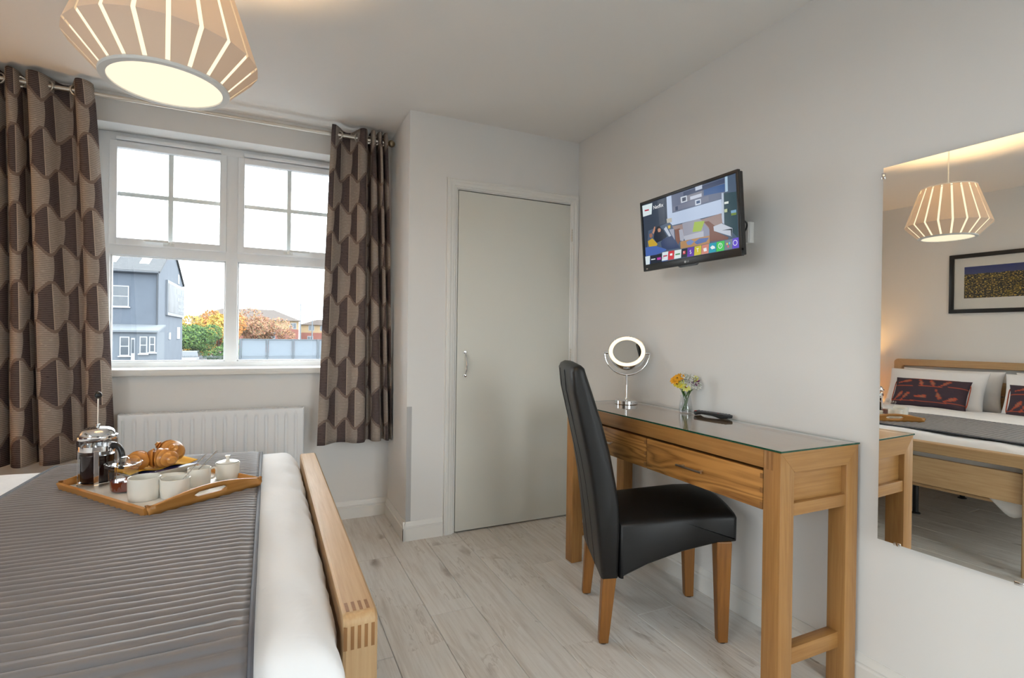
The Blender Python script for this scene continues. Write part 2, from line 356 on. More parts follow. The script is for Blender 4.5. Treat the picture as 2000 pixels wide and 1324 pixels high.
# window
wn = tag(struct(thing('window_1', 'white plastic two-light window with small panes above', None, (-.2, 3.50, WZ0))), 'white plastic two-light window with glazing bars in the upper sashes')
X0, X1 = WX0+.2, WX1+.2      # local
def zz(z): return z-WZ0
fr = MB().box(X0, X0+.055, 0, .065, zz(.94), zz(WZ1), .003).box(X1-.055, X1, 0, .065, zz(.94), zz(WZ1), .003).box(X0+.05, X1-.05, 0, .065, zz(.94), zz(.972), .003).box(X0+.05, X1-.05, 0, .065, zz(2.172), zz(WZ1), .003)
fr.box(-.031, .031, -.001, .065, zz(.97), zz(2.18), .003).box(X0+.05, X1-.05, 0, .064, zz(1.562), zz(1.622), .003)
fr.build('frame', M_upvc, wn)
for sx0, sx1, hs in ((X0+.05, -.029, -1), (.029, X1-.05, 1)):
    z0, z1 = zz(1.615), zz(2.182); sash = MB(); wd = .036
    sash.box(sx0, sx0+wd, -.012, .03, z0, z1, .004).box(sx1-wd, sx1, -.012, .03, z0, z1, .004).box(sx0+wd-.003, sx1-wd+.003, -.012, .03, z0, z0+wd+.003, .004).box(sx0+wd-.003, sx1-wd+.003, -.012, .03, z1-wd, z1, .004)
    so = sash.build('sash', M_upvc, wn); gx0, gx1, gz0, gz1 = sx0+wd, sx1-wd, z0+wd, z1-wd
    MB().box(gx0-.004, gx1+.004, .008, .012, gz0-.004, gz1+.004).build('pane', M_glass, so, smooth=0)
    mx, mz = (gx0+gx1)/2, (gz0+gz1)/2
    for nm, q in (('glazing_bar', (mx-.0125, mx+.0125, .013, .026, gz0, gz1)), ('glazing_bar', (gx0, gx1, .0135, .0225, mz-.012, mz+.012))): bx(nm, M_upvc, so, *q, .002)
    hm = MB().box(mx-.03, mx+.022, -.019, -.012, z0+.008, z0+.026, .002).box(mx-.008, mx+.010, -.032, -.018, z0+.012, z0+.03, .003)
    hm.box(mx if hs > 0 else mx-.118, mx+.118 if hs > 0 else mx, -.040, -.029, z0+.022, z0+.036, .004)
    hm.build('window_handle', M_wplastic, so)
    bx('trickle_vent', M_upvc, wn, sx0+.03, sx1-.03, -.024, -.001, zz(2.186), zz(2.206), .004)
    px0, px1 = (X0+.055, -.031) if hs < 0 else (.031, X1-.055)
    po = MB().box(px0-.003, px1+.003, .03, .034, zz(.969), zz(1.565)).build('pane', M_glass, wn, smooth=0)
    bd = MB()
    for q in ((px0, px0+.008, zz(.972), zz(1.562)), (px1-.008, px1, zz(.972), zz(1.562)), (px0, px1, zz(.972), zz(.98)), (px0, px1, zz(1.554), zz(1.562))): bd.box(q[0], q[1], .012, .03, q[2], q[3], .002)
    bd.build('glazing_bead', M_upvc, wn)
tag(struct(bx('trim_4', M_gloss, None, WX0+.002, WX1-.002, 3.312, 3.50, .905, .940, .004)), 'white painted window board below the window')
# unseen side window added to brighten the room with extra daylight
wb = tag(struct(thing('fill_window', None, None, (XL-.1, (NX0+NX1)/2, NZ0))), 'wide white window added in the headboard wall for fill light')
hw, hh = (NX1-NX0)/2, NZ1-NZ0
f2 = MB().box(0, .06, -hw, -hw+.05, 0, hh).box(0, .06, hw-.05, hw, 0, hh).box(0, .06, -hw, hw, 0, .05).box(0, .06, -hw, hw, hh-.05, hh).box(0, .06, -.03, .03, 0, hh)
f2.build('frame', M_upvc, wb, smooth=0)
for q in (-1, 1): MB().box(.028, .032, min(q*.03, q*(hw-.05)), max(q*.03, q*(hw-.05)), .05, hh-.05).build('pane', M_glass, wb, smooth=0)
# ------------------------------------------------------------------ curtains
RY, RZ = 3.235, 2.318
rod = thing('curtain_rod', 'slim brushed steel curtain rod with ball finial', 'curtain rod', (-.45, RY, RZ))
MB().tube([(-1.2, 0, 0), (1.095, 0, 0)], .0115, 16).build('pole', M_steel, rod)
for s in (-1.2, 1.095):
    d = -1 if s < 0 else 1
    MB().lathe([(0, 0), (.010, .0), (.010, .006), (.007, .008), (.007, .012)] + [(.0215*math.sin(a), .031-.0215*math.cos(a)) for a in [.35+i*(PI-.35)/12 for i in range(13)]], 24, M=Matrix.Translation((s, 0, 0)) @ Matrix.Rotation(d*PI/2, 4, 'Y')).build('finial', M_brass, rod)
for s in (-1.12, 1.055):
    MB().tube([(s, 0, 0), (s, .113, 0)], .007, 10).lathe([(0, 0), (.022, 0), (.022, .006), (.012, .01), (0, .01)], 20, M=Matrix.Translation((s, .1145, 0)) @ Matrix.Rotation(PI/2, 4, 'X')).build('bracket', M_steel, rod)
def catmull(P, n):
    out = []; P = [2*np.array(P[0])-np.array(P[1])] + [np.array(p, float) for p in P] + [2*np.array(P[-1])-np.array(P[-2])]
    for i in range(1, len(P)-2):
        for k in range(n):
            t = k/n; a, b, c, d = P[i-1], P[i], P[i+1], P[i+2]
            out.append(.5*((2*b)+(-a+c)*t+(2*a-5*b+4*c-d)*t*t+(-a+3*b-3*c+d)*t**3))
    out.append(P[-2]); return np.array(out)
def curtain(name, label, top, bot, ztop, zbot, eyelets, uoff):
    """top/bot: plan outlines (x, dy from rod) at the head and the hem; cloth runs between them"""
    T = catmull(top, 9); B = catmull(bot, 9); nu = len(T); nv = 56
    rt = thing(name, label, 'curtain', (float(T[:, 0].mean()), RY, zbot)); ox = rt.location[0]
    seg = np.hypot(*np.diff((T+B)/2, axis=0).T); U = np.concatenate([[0], np.cumsum(seg)])
    vs = []; fs = []
    for j in range(nv+1):
        t = j/nv; e = t**.8
        for i in range(nu):
            p = T[i]*(1-e)+B[i]*e
            w_ = .006*math.sin(U[i]*9+t*5.)*t + .004*math.sin(U[i]*23-t*7)*t
            z = ztop + (zbot-ztop)*t
            if j == 0: z -= .010*max(0., p[1]/.05)
            vs.append((p[0]-ox+.3*w_, p[1]+w_, z-zbot))
    for j in range(nv):
        for i in range(nu-1): a = j*nu+i; fs.append((a, a+1, a+nu+1, a+nu))
    me = bpy.data.meshes.new('cloth'); me.from_pydata(vs, [], fs); me.update()
    uvl = me.uv_layers.new(name='UVMap'); vi = np.zeros(len(me.loops), int); me.loops.foreach_get('vertex_index', vi)
    uv = np.zeros((len(vi), 2)); uv[:, 0] = U[vi % nu] + uoff; uv[:, 1] = 5.16 + np.array(vs)[vi, 2]; uvl.data.foreach_set('uv', uv.ravel())
    me.polygons.foreach_set('use_smooth', [True]*len(me.polygons)); me.materials.append(M_curtain)
    o = bpy.data.objects.new('cloth', me); C.objects.link(o); o.parent = rt
    md = o.modifiers.new('thick', 'SOLIDIFY'); md.thickness = .0025; md.offset = 0
    for ex, ang in eyelets:
        ring = [(0, .0225*math.cos(a), .0225*math.sin(a)) for a in [2*PI*k/20 for k in range(20)]]
        MB().tube(ring, .0045, 8, True, M=Matrix.Translation((ex-ox, 0, RZ-zbot)) @ Matrix.Rotation(ang, 4, 'Z')).build('eyelet', M_steel, rt)
    return rt
A_ = .05
ctR_top = [(.325, -.030), (.345, -.030), (.372, .005), (.405, .042), (.440, .040), (.470, .0), (.488, -.042), (.508, -.052), (.526, -.03), (.534, .03), (.545, .04), (.552, -.035), (.563, -.048), (.573, -.03), (.579, .03), (.586, .04), (.593, -.03), (.603, -.046), (.612, -.03), (.617, .025), (.622, .04), (.627, -.02), (.636, -.04), (.645, -.035)]
ctR_bot = [(.262, -.045), (.300, -.052), (.345, -.010), (.385, .012), (.425, -.005), (.455, -.045), (.490, -.062), (.522, -.05), (.534, -.01), (.548, .03), (.566, .02), (.576, -.03), (.600, -.052), (.622, -.04), (.632, -.005), (.640, .03), (.650, .02), (.655, -.02), (.664, -.045), (.672, -.04), (.677, -.01), (.684, .02), (.689, .0), (.694, -.03)]
curtain('curtain', 'brown leaf-patterned eyelet curtain beside the closet return wall', ctR_top, ctR_bot, 2.365, .497, [(.368, .9), (.474, -.9), (.53, 1.3), (.549, -1.3), (.576, 1.3), (.590, -1.3), (.614, 1.3)], .03)
ctL_top = [(-1.60, -.04), (-1.55, .03), (-1.50, .04), (-1.46, -.03), (-1.42, -.05), (-1.38, .0), (-1.35, .04), (-1.31, .0), (-1.28, -.045), (-1.235, -.055), (-1.19, -.045), (-1.160, .0), (-1.142, .03), (-1.125, -.02), (-1.105, -.05), (-1.085, -.03), (-1.075, .03), (-1.062, .03), (-1.05, -.02), (-1.030, -.052), (-1.005, -.05), (-.985, -.03), (-.962, .015), (-.930, .045), (-.895, .035), (-.872, -.01), (-.855, -.05), (-.830, -.055), (-.808, -.035), (-.798, -.005)]
ctL_bot = [(-1.56, -.05), (-1.52, .02), (-1.48, .03), (-1.44, -.03), (-1.40, -.06), (-1.36, -.02), (-1.33, .03), (-1.29, .01), (-1.25, -.04), (-1.205, -.072), (-1.155, -.068), (-1.125, -.01), (-1.108, .05), (-1.090, -.01), (-1.06, -.06), (-1.03, -.055), (-1.014, .04), (-1.000, .045), (-.986, -.03), (-.955, -.065), (-.915, -.05), (-.890, -.015), (-.868, .03), (-.842, .035), (-.815, .0), (-.790, -.04), (-.760, -.062), (-.728, -.05), (-.705, -.02), (-.694, .0)]
curtain('curtain', 'brown leaf-patterned eyelet curtain hanging behind the coffee press', ctL_top, ctL_bot, 2.362, .497, [(-.97, .9), (-.868, -.9), (-1.055, 1.2), (-1.12, 1.2), (-1.075, -1.2), (-1.15, 1.2)], .05)
# ------------------------------------------------------------------ radiator
rd = thing('radiator', 'white fluted panel radiator under the window', 'radiator', (-.25, 3.30, .10))
rx0, rx1, rh = -.44, .44, .612
def flute(x):
    ph = ((x-rx0-.016) % .0515)/.0515
    return max(0., min(1., (abs(ph-.5)-.30)*9.)) if rx0+.016 < x < rx1-.016 else 0.
xs = np.linspace(rx0, rx1, 320); rows = []
for z, k in ((0, 0), (.02, 0), (.03, 0), (.045, 1), (.3, 1), (rh-.05, 1), (rh-.04, .8), (rh-.03, 0), (rh-.008, 0), (rh-.002, -.2), (rh, -.8)):
    rows.append([(x, -.045 + .009*flute(x)*max(k, 0) + (.006*-k if k < 0 else 0), z) for x in xs])
pnl = MB().grid(rows); pnl.build('front_panel', M_upvc, rd, smooth=50, solid=.0015)
for s in (rx0, rx1): bx('side_panel', M_upvc, rd, s-.003, s+.003, -.044, .018, .004, rh+.002, .002)
tg = MB().box(rx0+.003, rx1-.003, -.038, .016, rh-.006, rh-.001)
for i in range(40): tg.box(rx0+.02+i*.0215, rx0+.028+i*.0215, -.034, .012, rh-.001, rh+.001)
tg.build('top_grille', M_upvc, rd, smooth=0)
bx('back_panel', M_upvc, rd, rx0+.004, rx1-.004, .006, .016, .01, rh-.02)
for s in (rx0+.15, rx1-.15): bx('wall_bracket', M_steel, rd, s-.015, s+.015, .016, .048, .1, rh-.1)
MB().tube([(rx1+.003, -.01, .05), (rx1+.03, -.01, .05)], .009, 10).lathe([(0, 0), (.016, 0), (.017, .03), (.013, .05), (0, .052)], 16, c=(rx1+.034, -.01, .035)).tube([(rx1+.034, -.01, .04), (rx1+.034, -.01, -.1)], .007, 8).build('valve', M_wplastic, rd)
# ------------------------------------------------------------------ bed
BX0, BX1, BY0, BY1 = -1.895, .205, 1.055, 2.60
bed = thing('bed', 'pale oak bed frame with open slatted headboard and low footboard', 'bed', (-.83, (BY0+BY1)/2, 0)); box_, boy = -.83, (BY0+BY1)/2
def LB(x, y, z): return (x-box_, y-boy, z)
def uframe(name, xa, xb, top, wz, wy, parent, R=.03):
    ri = max(R-.012, .006); outer = []; inner = []
    y0, y1 = BY0-boy, BY1-boy
    outer = [(y0, 0)] + [(y0+R-R*math.cos(a), top-R+R*math.sin(a)) for a in [i*PI/2/7 for i in range(8)]] + [(y1-R+R*math.sin(a), top-R+R*math.cos(a)) for a in [i*PI/2/7 for i in range(8)]] + [(y1, 0)]
    yi0, yi1, ti = y0+wy, y1-wy, top-wz
    inner = [(yi0, 0)] + [(yi0+ri-ri*math.cos(a), ti-ri+ri*math.sin(a)) for a in [i*PI/2/7 for i in range(8)]] + [(yi1-ri+ri*math.sin(a), ti-ri+ri*math.cos(a)) for a in [i*PI/2/7 for i in range(8)]] + [(yi1, 0)]
    xa -= box_; xb -= box_; c = .005; n = len(outer)
    def off(P, Q, d):
        return [(p[0]+(q[0]-p[0])*d/max(1e-6, math.hypot(q[0]-p[0], q[1]-p[1])), p[1]+(q[1]-p[1])*d/max(1e-6, math.hypot(q[0]-p[0], q[1]-p[1]))) for p, q in zip(P, Q)]
    oc, ic = off(outer, inner, c), off(inner, outer, c)
    seqs = [(xa+c, outer), (xb-c, outer), (xb, oc), (xb, ic), (xb-c, inner), (xa+c, inner), (xa, ic), (xa, oc)]
    # split into rail and two posts so that each keeps its own grain
    parts = {'rail': range(8, n-8), 'near': range(0, 9), 'far': range(n-9, n)}
    for k, rg in parts.items():
        rows = [[(x, P[i][0], P[i][1]) for x, P in seqs] for i in rg]
        m = MB().grid(rows, False, True); q = len(m.v); m.f += [tuple(range(8)), tuple(range(q-8, q))]; m.mi += [0, 0]
        m.build(name + ('_rail' if k == 'rail' else '_post'), M_bed['y' if k == 'rail' else 'z'], parent, smooth=30)
uframe('foot', .139, .205, .587, .058, .060, bed, .018)
uframe('head', -1.90, -1.85, .985, .060, .060, bed, .035)
for i, xx in enumerate([.1395+.0066*(2*k) for k in range(5)]):
    bx('finger_joint', M_endgr, bed, xx-box_, xx+.0066-box_, BY0-boy-.0004, BY0-boy+.02, .520, .566, 0)
    if i < 4:
        bx('finger_joint', M_endgr, bed, xx+.0066-box_, xx+.0132-box_, BY0-boy+.019, BY0-boy+.056, .57, .5874, 0)
bx('foot_panel', M_bed['y'], bed, .158-box_, .186-box_, BY0+.06-boy, BY1-.06-boy, .350, .500, .003)
for k in range(4):
    z = .36+.118*k
    bx('headboard_slat', M_bed['y'], bed, -1.888-box_, -1.864-box_, BY0+.06-boy, BY1-.06-boy, z, z+.106, .003)
for y in (BY0+.02, BY1-.046): bx('side_rail', M_bed['x'], bed, -1.85-box_, .139-box_, y-boy, y+.026-boy, .235, .345, .003)
bx('centre_rail', M_bed['x'], bed, -1.85-box_, .158-box_, -.02, .02, .26, .318, .002)
for i in range(14):
    x = -1.80+.143*i; bx('bed_slat', M_bed['y'], bed, x-box_, x+.07-box_, BY0+.046-boy, BY1-.046-boy, .320, .336, .001)
for x in (-1.15, -.45): MB().tube([LB(x, boy, 0.004), LB(x, boy, .26)], .016, 14).lathe([(0, 0), (.028, 0), (.026, .006), (.016, .01)], 16, c=LB(x, boy, 0)).build('support_leg', M_black, bed)
mt = bx('mattress', M_linen, None, -1.84, .045, BY0+.05, BY1-.05, .337, .545, .03); tag(mt, 'white mattress inside the oak bed frame', 'mattress')
def fold1(d, R):
    if d <= 0: return d, 0.
    if d < R*PI/2: th = d/R; return R*math.sin(th), R*(1-math.cos(th))
    return R, R + d - R*PI/2
def drape(a, bq, z0, foot=.050, ny=1.075, fy=2.565, Rf=.085, Rs=.075, lift=0.):
    hx, dx = fold1(a-foot, Rf+lift); x = foot+hx; Rn = .125
    if bq < ny: hy, dy = fold1(ny-bq, Rn+lift); y = ny-hy
    elif bq > fy: hy, dy = fold1(bq-fy, Rs+lift); y = fy+hy
    else: y, dy = bq, 0.
    if dx > 0 and dy > 0: dd = max(dx, dy) + .25*min(dx, dy)
    else: dd = dx+dy
    crown = .018*math.sin(PI*min(1, max(0, (bq-ny)/(fy-ny))))**.5 if ny < bq < fy else 0
    return [x, y, z0+crown-dd]
def wr(x, y, s=1.): return mnoise.noise(Vector((x*s, y*s, .3)))
rows = []
for i in range(90):
    t = i/89; row = []
    for j in range(120):
        bq = .68 + (2.89-.68)*j/119
        extra = .11*math.exp(-((bq-1.17)/.09)**2)
        a = -1.50 + (.33+extra+1.50)*t
        p = drape(a, bq, .598); k = .012*wr(a, bq, 3.)+.007*wr(a*1.5, bq, 8.)
        if a > .05: k += .006*math.sin(bq*37+3*wr(a, bq, 4))*min(1, (a-.05)/.05); p[0] -= abs(k)*.5
        if p[0] < .1: p[2] += k*.8
        if bq < .97: p[1] += k*1.5
        row.append(p)
    rows.append(row)
dv = MB().grid(rows).build('duvet', M_linen, None, smooth=80, solid=.006); tag(dv, 'plain white duvet spread over the bed', 'duvet')
# quilted runner
RUN0, RUN1 = -.735, -.023
nr = 720; rows = []; b0, b1 = .66, 2.80; rib = .0252
def runner_base(a, q):
    p = drape(a, q, .598, lift=.010); p[2] += .012+.008*wr(a, q, 2.5); 
    if q < .93: p[1] -= .006
    return Vector(p)
for i in range(44):
    a = RUN0+(RUN1-RUN0)*i/43; row = []
    for j in range(nr+1):
        q = b0+(b1-b0)*j/nr; p = runner_base(a, q); e = .004
        n = (runner_base(a+e, q)-p).cross(runner_base(a, q+e)-p).normalized()
        if n.z < 0 and 1.0 < q < 2.5: n = -n
        s = abs(math.sin(PI*(q+.0035*wr(a, q, 6.))/rib))**.7
        edge = min(1., (i+.2)/2., (43-i+.2)/2.)
        row.append(p + n*(.0074*s*edge + .0012*wr(a, q, 30.)))
    rows.append(row)
rn = thing('bed_runner', 'grey ribbed quilted runner across the foot of the bed', 'bed runner', (-.376, 1.83, .60))
def rel(m, o):
    m.v = [(p[0]-o[0], p[1]-o[1], p[2]-o[2]) for p in m.v]; return m
rel(MB().grid(rows), (-.376, 1.83, .60)).build('quilted_cloth', M_quilt, rn, smooth=80, solid=.004)
for a in (RUN0-.001, RUN1+.001):
    pts = [runner_base(a, b0+(b1-b0)*j/160)+Vector((0, 0, .001)) for j in range(161)]
    rel(MB().tube(pts, .005, 8, sx=.8), (-.376, 1.83, .60)).build('hem', M_hem, rn)
# pillows and cushions
def pillow(w, h, t, n=26, pw=.42, seam=.0, pinch=.06):
    m = MB()
    for sgn in (1, -1):
        rows = []
        for i in range(n+1):
            u = math.sin(PI/2*(-1+2*i/n)); row = []
            for j in range(n+1):
                v = math.sin(PI/2*(-1+2*j/n)); e = ((1-abs(u)**3.2)*(1-abs(v)**3.2))
                th = t/2*max(e, 0)**pw
                x = u*w/2*(1-pinch*(1-abs(v)**2)*abs(u)**4 *1.); y = v*h/2*(1-pinch*(1-abs(u)**2)*abs(v)**4)
                th *= 1+.12*wr(u*1.3+w, v*1.3+t*9, 2.)
                row.append((x, y, sgn*th))
            rows.append(row)
        m.grid(rows, flip=sgn < 0)
    return m
def place_pillow(name, label, cat, mesh, mat, loc, tilt, yaw, group):
    # mesh: w along y, h upward, thickness along x; leaning back against the headboard
    M_ = Matrix.Rotation(tilt, 4, 'Y') @ Matrix(((0, 0, 1, 0), (1, 0, 0, 0), (0, 1, 0, 0), (0, 0, 0, 1)))
    mesh.v = [tuple((Matrix.Rotation(yaw, 4, 'Z') @ M_) @ Vector(p)) for p in mesh.v]
    o = mesh.build(name, mat, None, smooth=70); o.location = loc; return tag(o, label, cat, group)
place_pillow('pillow', 'white pillow upright against the headboard behind the other, far side', 'pillow', pillow(.70, .34, .12), M_linen, (-1.755, 2.14, .745), -.20, 0, 'white bed pillows')
place_pillow('pillow', 'white pillow propped behind the bird cushion nearer the window', 'pillow', pillow(.70, .36, .15), M_linen, (-1.60, 2.19, .735), -.36, .03, 'white bed pillows')
place_pillow('pillow', 'white pillow upright against the headboard, nearer the wall mirror', 'pillow', pillow(.66, .34, .12), M_linen, (-1.755, 1.40, .745), -.20, 0, 'white bed pillows')
place_pillow('pillow', 'white pillow propped behind the bird cushion farther from window', 'pillow', pillow(.66, .36, .15), M_linen, (-1.60, 1.42, .735), -.36, -.02, 'white bed pillows')
M_cush = vcol('bird_print_fabric', .9); CB = srgb(58, 47, 58); CO = srgb(168, 76, 52); CP = srgb(146, 98, 76)
BIRDS = [(-.16, .085, .3), (-.05, .075, -1.0), (.03, .078, -.9), (.12, .082, .7), (-.19, -.04, .9), (-.14, -.045, .9), (-.02, -.045, .1), (.09, -.03, -1.1), (.18, -.05, .4)]
def bird_col(y, z):
    for bx_, bz, an in BIRDS:
        dx, dz = y-bx_, z-bz; a = dx*math.cos(an)+dz*math.sin(an); b_ = -dx*math.sin(an)+dz*math.cos(an)
        body = (a/.033)**2+(b_/(.0125+.003*a/.036))**2; tail = -.062 < a < -.02 and abs(b_) < .005
        if body < .35: return CP
        if body < 1 or tail: return CO
    for zl, sl in ((.045, .03), (-.085, .02)):
        if abs(z-zl-sl*y) < .0025: return CO
    return CB
def cushion(label, loc, yaw):
    m = pillow(.53, .255, .12, 60, .5); src = {}
    o = place_pillow('cushion', label, 'cushion', m, M_cush, loc, -.42, yaw, 'bird print cushions')
    inv = (Matrix.Rotation(yaw, 4, 'Z') @ Matrix.Rotation(-.42, 4, 'Y')).inverted()
    me = o.data; loc_ = [inv @ v.co for v in me.vertices]
    set_col(o, lambda p, li: bird_col(-loc_[me.loops[li].vertex_index].y, loc_[me.loops[li].vertex_index].z))
    pip = []
    for k in range(80):
        a = 2*PI*k/80; c, s = math.cos(a), math.sin(a); e = 2/7.
        pip.append((Matrix.Rotation(yaw, 4, 'Z') @ Matrix.Rotation(-.42, 4, 'Y')) @ Vector((0, .262*abs(c)**e*(1 if c > 0 else -1), .124*abs(s)**e*(1 if s > 0 else -1))))
    MB().tube(pip, .004, 6, True).build('piping', pm('rust_piping', CO, .8), o)
cushion('dark plum cushion printed with orange birds, lying nearer the window', (-1.475, 2.17, .715), .04)
cushion('dark plum cushion printed with orange birds, lying farther from window', (-1.475, 1.42, .715), -.03)
# ------------------------------------------------------------------ breakfast tray
TA = math.atan2(.387, -.295); TZ = .631
tr_c = (-.293+.5*(-.295)+.5*.264, 1.726+.5*.387+.5*.221)
TL, TS = .487, .344
tray = thing('breakfast_tray', 'light wooden breakfast tray with arched handle ends', 'tray', (tr_c[0], tr_c[1], TZ), TA)
bx('tray_base', M_trayf, tray, -TL/2+.004, TL/2-.004, -TS/2+.004, TS/2-.004, .002, .010, .001)
fl_ = .30
def tray_long(s):
    m = MB(); rows = []
    for i in range(2):
        t = -1 if i == 0 else 1
        rows.append([(t*(TL/2+fl_*h*.8), s*(TS/2+fl_*h), h) for h in (0, .012, .024)])
    return m.grid(rows).build('long_side', M_tray, tray, smooth=0, solid=-.008*s)
for s in (-1, 1): tray_long(s)
M_trayy = wood('tray_birch_end', srgb(206, 150, 84), srgb(172, 116, 56), 'y', .35)
for s in (-1, 1):
    m = MB(); N = 48; lo = []; up_ = []
    for i in range(N+1):
        t = -1+2*i/N
        top = .025+.025*math.cos(PI*t/2)**1.2
        c = .0275; e = abs(t)/.26; hh_ = .0085*math.sqrt(max(0, 1-max(0, (e-.72)/.28)**2)) if e < 1 else 0.
        def P(h, t=t): return (s*(TL/2+fl_*h*.8), t*(TS/2+fl_*h), h)
        lo.append([P(0), P((c-hh_)/2), P(c-hh_)]); up_.append([P(c+hh_), P((c+hh_+top)/2), P(top)])
    m.grid(lo).grid(up_); m.build('handle_end', M_trayy, tray, smooth=40, solid=.008)
# coffee press
FZ = TZ+.0105
def tpos(x, y): return (x, y, FZ)
def ring_tube(R, r, z, n=32, M=None): return [(R*math.cos(a), R*math.sin(a), z) for a in [2*PI*k/n for k in range(n)]]
press = thing('coffee_press', 'chrome and glass coffee press filled with black coffee', 'coffee press', tpos(-.50, 2.108), math.radians(-35))
R_ = .0475
MB().lathe([(.0, .012), (R_-.002, .012), (R_, .016), (R_, .150), (R_+.003, .156)], 40).build('beaker', M_cut, press)
MB().lathe([(0, .0135), (R_-.004, .0135), (R_-.003, .018), (R_-.003, .098), (0, .098)], 40).build('coffee', pm('black_coffee', srgb(34, 16, 12), .08, coat=.3), press)
fr_ = MB()
for z0, z1 in ((.112, .128),):
    fr_.lathe([(R_+.0008, z0), (R_+.0028, z0), (R_+.0028, z1), (R_+.0008, z1), (R_+.0008, z0)], 40)
for k in range(4):
    a = PI/4+k*PI/2; Mx = Matrix.Rotation(a, 4, 'Z')
    fr_.box(R_+.0008, R_+.003, -.0065, .0065, .0, .116, .0006, 1, M=Mx).box(R_-.006, R_+.006, -.0065, .0065, 0, .009, .001, 1, M=Mx)
fr_.lathe([(0, .010), (R_-.01, .010), (R_+.001, .010), (R_+.001, .0118), (0, .0118)], 40)
fr_.build('frame', M_chrome, press)
lid = MB().lathe([(R_+.005, .148), (R_+.007, .152), (R_+.006, .160), (R_+.001, .163), (R_-.001, .170), (R_-.006, .178), (R_-.016, .184), (R_-.030, .187), (.006, .188), (.006, .196), (.0, .197)], 40).build('lid', M_chrome, press)
MB().tube([(0, 0, .19), (0, 0, .285)], .0022, 8).build('plunger_rod', M_steel, press)
MB().lathe([(.0108*math.sin(a), .290-.0120*math.cos(a)) for a in [i*PI/14 for i in range(15)]], 20).build('plunger_knob', M_black, press)
MB().tube([(-R_+.002, 0, .140), (-R_-.006, 0, .146), (-R_-.018, 0, .148)], [.012, .008, .003], 10).build('spout', M_cut, press)
hp = [(R_+.003, 0, .120), (R_+.014, 0, .129), (R_+.032, 0, .126), (R_+.044, 0, .108), (R_+.046, 0, .082), (R_+.042, 0, .056)]
MB().tube([tuple(p) for p in catmull(hp, 6)], .0075, 12, sx=1.25).build('handle', M_black, press)
MB().box(R_+.001, R_+.012, -.007, .007, .108, .130, .002).build('handle_clamp', M_chrome, press)
# jam jar
M_jam = pm('strawberry_jam', srgb(110, 32, 20), .12, coat=.4)
jar = thing('jam_jar', 'cut-glass jam jar with glass lid beside the coffee press', 'jar', tpos(-.405, 1.985), .3)
def facet(r, z, a): return r*(1+.035*abs(math.sin(9*a+z*260)))
MB().lathe([(.028, 0), (.034, .002), (.036, .008), (.038, .068), (.040, .074)], 72, fn=facet).build('glass_body', M_cut, jar, smooth=15)
MB().lathe([(0, .004), (.031, .004), (.033, .008), (.0345, .034), (0, .035)], 32).build('jam', M_jam, jar)
MB().lathe([(.041, .0755), (.047, .079), (.049, .090), (.046, .0915), (.040, .084), (.020, .0805), (.012, .0815), (.008, .087), (.013, .094), (.015, .101), (.010, .107), (0, .108)], 48, fn=lambda r, z, a: r*(1+.02*abs(math.sin(8*a)))).build('lid', M_cut, jar, smooth=15)
def cup(name, label, loc, r, h, rz=0, handle=False, lid=False, group=None):
    c = thing(name, label, 'sugar pot' if lid else 'cup' if handle else 'bowl', tpos(*loc), rz, group)
    MB().lathe([(0, 0), (r*.90, 0), (r*.94, .003), (r*.985, h*.4), (r, h-.001), (r-.0015, h), (r-.003, h-.001), (r*.94, h*.4), (r*.86, .006), (0, .005)], 40).build('body', M_ceramic, c)
    if handle:
        MB().tube([tuple(p) for p in catmull([(r-.002, 0, h*.82), (r+.012, 0, h*.85), (r+.018, 0, h*.58), (r+.010, 0, h*.3), (r-.003, 0, h*.26)], 6)], .003, 8).build('handle', M_ceramic, c)
    if lid:
        MB().lathe([(r-.0035, h+.0006), (r-.0035, h+.0025), (r-.012, h+.006), (.012, h+.0085), (.006, h+.010), (.005, h+.015), (.0085, h+.020), (.008, h+.0235), (0, h+.0245)], 36).build('lid', M_ceramic, c)
    return c
def spoon(label, loc, d, tilt):
    d = Vector(d).normalized(); p0 = Vector(loc); side = d.cross(Vector((0, 0, 1))).normalized()
    s_ = thing('teaspoon', label, 'spoon', tuple(p0))
    MB().tube([d*t for t in (.0, .03, .06, .09, .10)], [.002, .0016, .0018, .003, .002], 8, sx=.6).build('handle', M_chrome, s_)
    rows = [[(d*(-.036*k/8) + side*(.011*math.sin(PI*min(1, .08+.92*k/8))*u) + d.cross(side)*(.004*(1-u*u)*math.sin(PI*k/8))) for u in (-1, -.5, 0, .5, 1)] for k in range(9)]
    MB().grid(rows).build('bowl', M_chrome, s_, smooth=80, solid=.001)
cup('white_bowl', 'empty white ceramic bowl beside the jam jar', (-.331, 1.872), .0425, .066, group='white breakfast crockery')
cup('white_bowl', 'white ceramic bowl with a teaspoon nearest the tray handle', (-.252, 1.866), .0405, .056, group='white breakfast crockery')
spoon('small teaspoon leaning in the white bowl without a handle', (-.238, 1.885, FZ+.040), (.55, .35, .62), 0)
cup('white_cup', 'white ceramic cup with a loop handle between bowl and sugar pot', (-.200, 1.975), .034, .057, math.radians(20), True, group='white breakfast crockery')
spoon('teaspoon resting in the white cup with a loop handle', (-.205, 1.985, FZ+.045), (.45, .65, .42), 0)
cup('sugar_pot', 'white lidded sugar pot with a round knob', (-.122, 2.035), .0375, .054, lid=True, group='white breakfast crockery')
dish = MB().lathe([(0, 0), (.040, 0), (.044, .003), (.047, .030), (.0455, .0305), (.042, .005), (0, .004)], 36).build('white_dish', M_ceramic); dish.location = tpos(-.285, 2.005)
tag(dish, 'low white dish between the croissant plate and the bowls', 'dish', 'white breakfast crockery')
